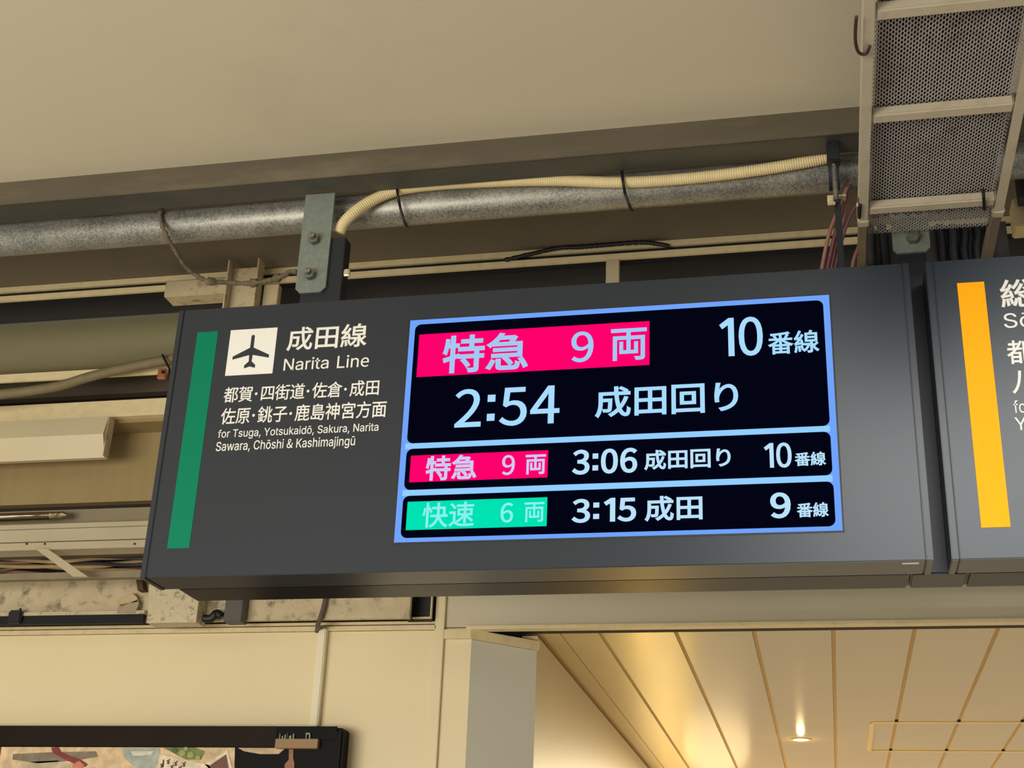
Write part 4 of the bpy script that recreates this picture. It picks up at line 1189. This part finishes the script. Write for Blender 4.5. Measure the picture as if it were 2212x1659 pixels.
for c_ in (((876, 958), (1792, 921), (1794, 934), (876, 970)), ((870, 1058), (1798, 1028.5), (1799, 1041), (870, 1071.4))):
    quad('row_divider', glow('divider_cyan', (146, 206, 255)), scr, *c_, y=-.00162, thick=.00006)
y1_, y2_, y3_ = -.0017, -.0022, -.0028
rounded('row_panel', G_NAVY, (897, 703.5), (1778, 647.5), (1792.4, 921), (880, 958), y1_)
rounded('row_panel', G_NAVY, (878.4, 969.7), (1793.9, 933.6), (1798.4, 1028.5), (873.9, 1057.9), y1_)
rounded('row_panel', G_NAVY, (871.6, 1071.4), (1799.3, 1041), (1806.5, 1140), (865.8, 1160.5), y1_)


def banner(m, *c):
    o, _ = quad('banner', m, scr, *c, y=y2_, thick=.0004)
    return o


banner(G_PINK, (906.3, 724.3), (1403.3, 693.9), (1403.3, 788.4), (900.3, 816.2))
banner(G_PINK, (888.4, 986.5), (1184.9, 972), (1182.7, 1031.7), (884.3, 1043))
banner(G_GREEN, (880.7, 1085), (1182.7, 1074.6), (1181.3, 1137), (877.5, 1146))


def kan(text, m, bl, tr, bev):
    plate_text('screen_text', cjk_mesh(text, bev), m, bl, tr, y3_, scr, .0004)


def num(text, m, bl, tr, bev, track=0.0):
    plate_text('screen_text', latin_mesh(text, bev, track, True), m, bl, tr, y3_, scr, .0004)


kan('特急', G_TPINK, (953.9, 808.6), (1143.8, 716.2), .022)
num('9', G_TPINK, (1233.7, 784.6), (1283, 715.7), .012)
kan('両', G_TPINK, (1319.7, 781.3), (1397.5, 708), .018)
num('10', G_TEXT, (1555.2, 773.2), (1646.3, 683.8), .012, -.02)
kan('番線', G_TEXT, (1659.5, 767.6), (1768.4, 712.4), .018)
num('2:54', G_TEXT, (980.5, 926.3), (1210.4, 831.4), .012, .01)
kan('成田回り', G_TEXT, (1284.8, 904.8), (1593.7, 822.5), .020)
kan('特急', G_TPINK2, (918.2, 1039.8), (1032.1, 981.9), .026)
num('9', G_TPINK2, (1084, 1027.6), (1113.5, 983.3), .012)
kan('両', G_TPINK2, (1134.8, 1026.2), (1180, 981.9), .020)
num('3:06', G_TEXT2, (1235.6, 1027), (1377, 967.5), .028, .01)
kan('成田回り', G_TEXT2, (1391.5, 1017.2), (1577.8, 966.6), .024)
num('10', G_TEXT2, (1651.5, 1012.7), (1708.9, 956.2), .018, -.02)
kan('番線', G_TEXT2, (1717, 1008.2), (1783.5, 975.6), .022)
kan('快速', G_TGRN, (911, 1141.5), (1026.7, 1083.7), .012)
num('6', G_TGRN, (1081, 1130.2), (1109.9, 1086.4), .012)
kan('両', G_TGRN, (1132.5, 1128.9), (1176.8, 1085), .012)
num('3:15', G_TEXT2, (1234.7, 1131), (1374.8, 1074.6), .028, .01)
kan('成田', G_TEXT2, (1392.4, 1128), (1517.2, 1069.2), .022)
num('9', G_TEXT2, (1665, 1121.2), (1707, 1063.8), .030)
kan('番線', G_TEXT2, (1721.6, 1118.9), (1789.4, 1085), .022)

# neighbour sign, cut by the edge of view
TX0 = at(2056, 1208, Y=0).x
s2 = thing('departure_sign', (TX0 + .9, .1, zb), 'second dark grey hanging sign with an orange stripe, cut off at the edge of view', 'sign')
sign_body(s2, TX0, TX0 + 1.89)
tag(quad('line_stripe', ORANGE, s2, (2068.4, 612), (2126.7, 608.5), (2181.7, 1138.7), (2118.3, 1139.9))[0], 'orange upright stripe')
plate_text('lettering', cjk_mesh('総', .026), WHITEL, (2163, 666), (2228, 600), yl, s2)
plate_text('lettering', latin_mesh('Sō', .004), WHITEL, (2169.6, 709.7), (2228, 674), yl, s2)
plate_text('lettering', cjk_mesh('都', .02), WHITEL, (2176.9, 788), (2230, 733), yl, s2)
plate_text('lettering', cjk_mesh('八', .02), WHITEL, (2187, 852), (2242, 797), yl, s2)
plate_text('lettering', latin_mesh('fo', .004), WHITEL, (2190.6, 893), (2214, 864), yl, s2)
plate_text('lettering', latin_mesh('Y', .004), WHITEL, (2193.5, 930), (2216, 901), yl, s2)

# connector between the two signs, with a hanger plate on top
cn = thing('sign_connector', ((SX1 + TX0) / 2, .16, zb), 'dark block joining the two signs in the gap between them', 'connector')
cx0, cx1 = SX1 - .0425, TX0 + .0425
bm = new(); b_box(bm, cx0, cx1, D1 + .0075, D2 - .003, zb + .0015, zt + .03, .004)
link('connector_post', bm, mat('connector_navy', (22, 24, 32), .45, noise=.04), cn)
h0, h1 = at(1930, 546, Y=.19), at(2008, 513, Y=.19)
bm = new()
ww = h1.x - h0.x
zl, zh = at(1968, 545, Y=.19).z, PZ - PR - .003
b_prism_y(bm, [(h0.x, zl + .012), (h0.x + .012, zl), (h1.x - .012, zl), (h1.x, zl + .012), (h1.x, zh), (h0.x, zh)], .190, .199)
bm2 = link('hanger_plate', bm, GALVP, cn)
q = at(1972, 512, Y=.18)
bm = new(); b_prism_y(bm, [(q.x + .017 * math.cos(math.pi / 3 * k), q.z + .017 * math.sin(math.pi / 3 * k)) for k in range(6)], .172, .1895)
link('bolt', bm, STEEL, cn)
bm = new(); b_box(bm, h0.x + .012, h1.x - .012, .1995, .235, zt + .0305, PZ - PR - .0015, .002)
link('hanger_post', bm, NAVY, cn)
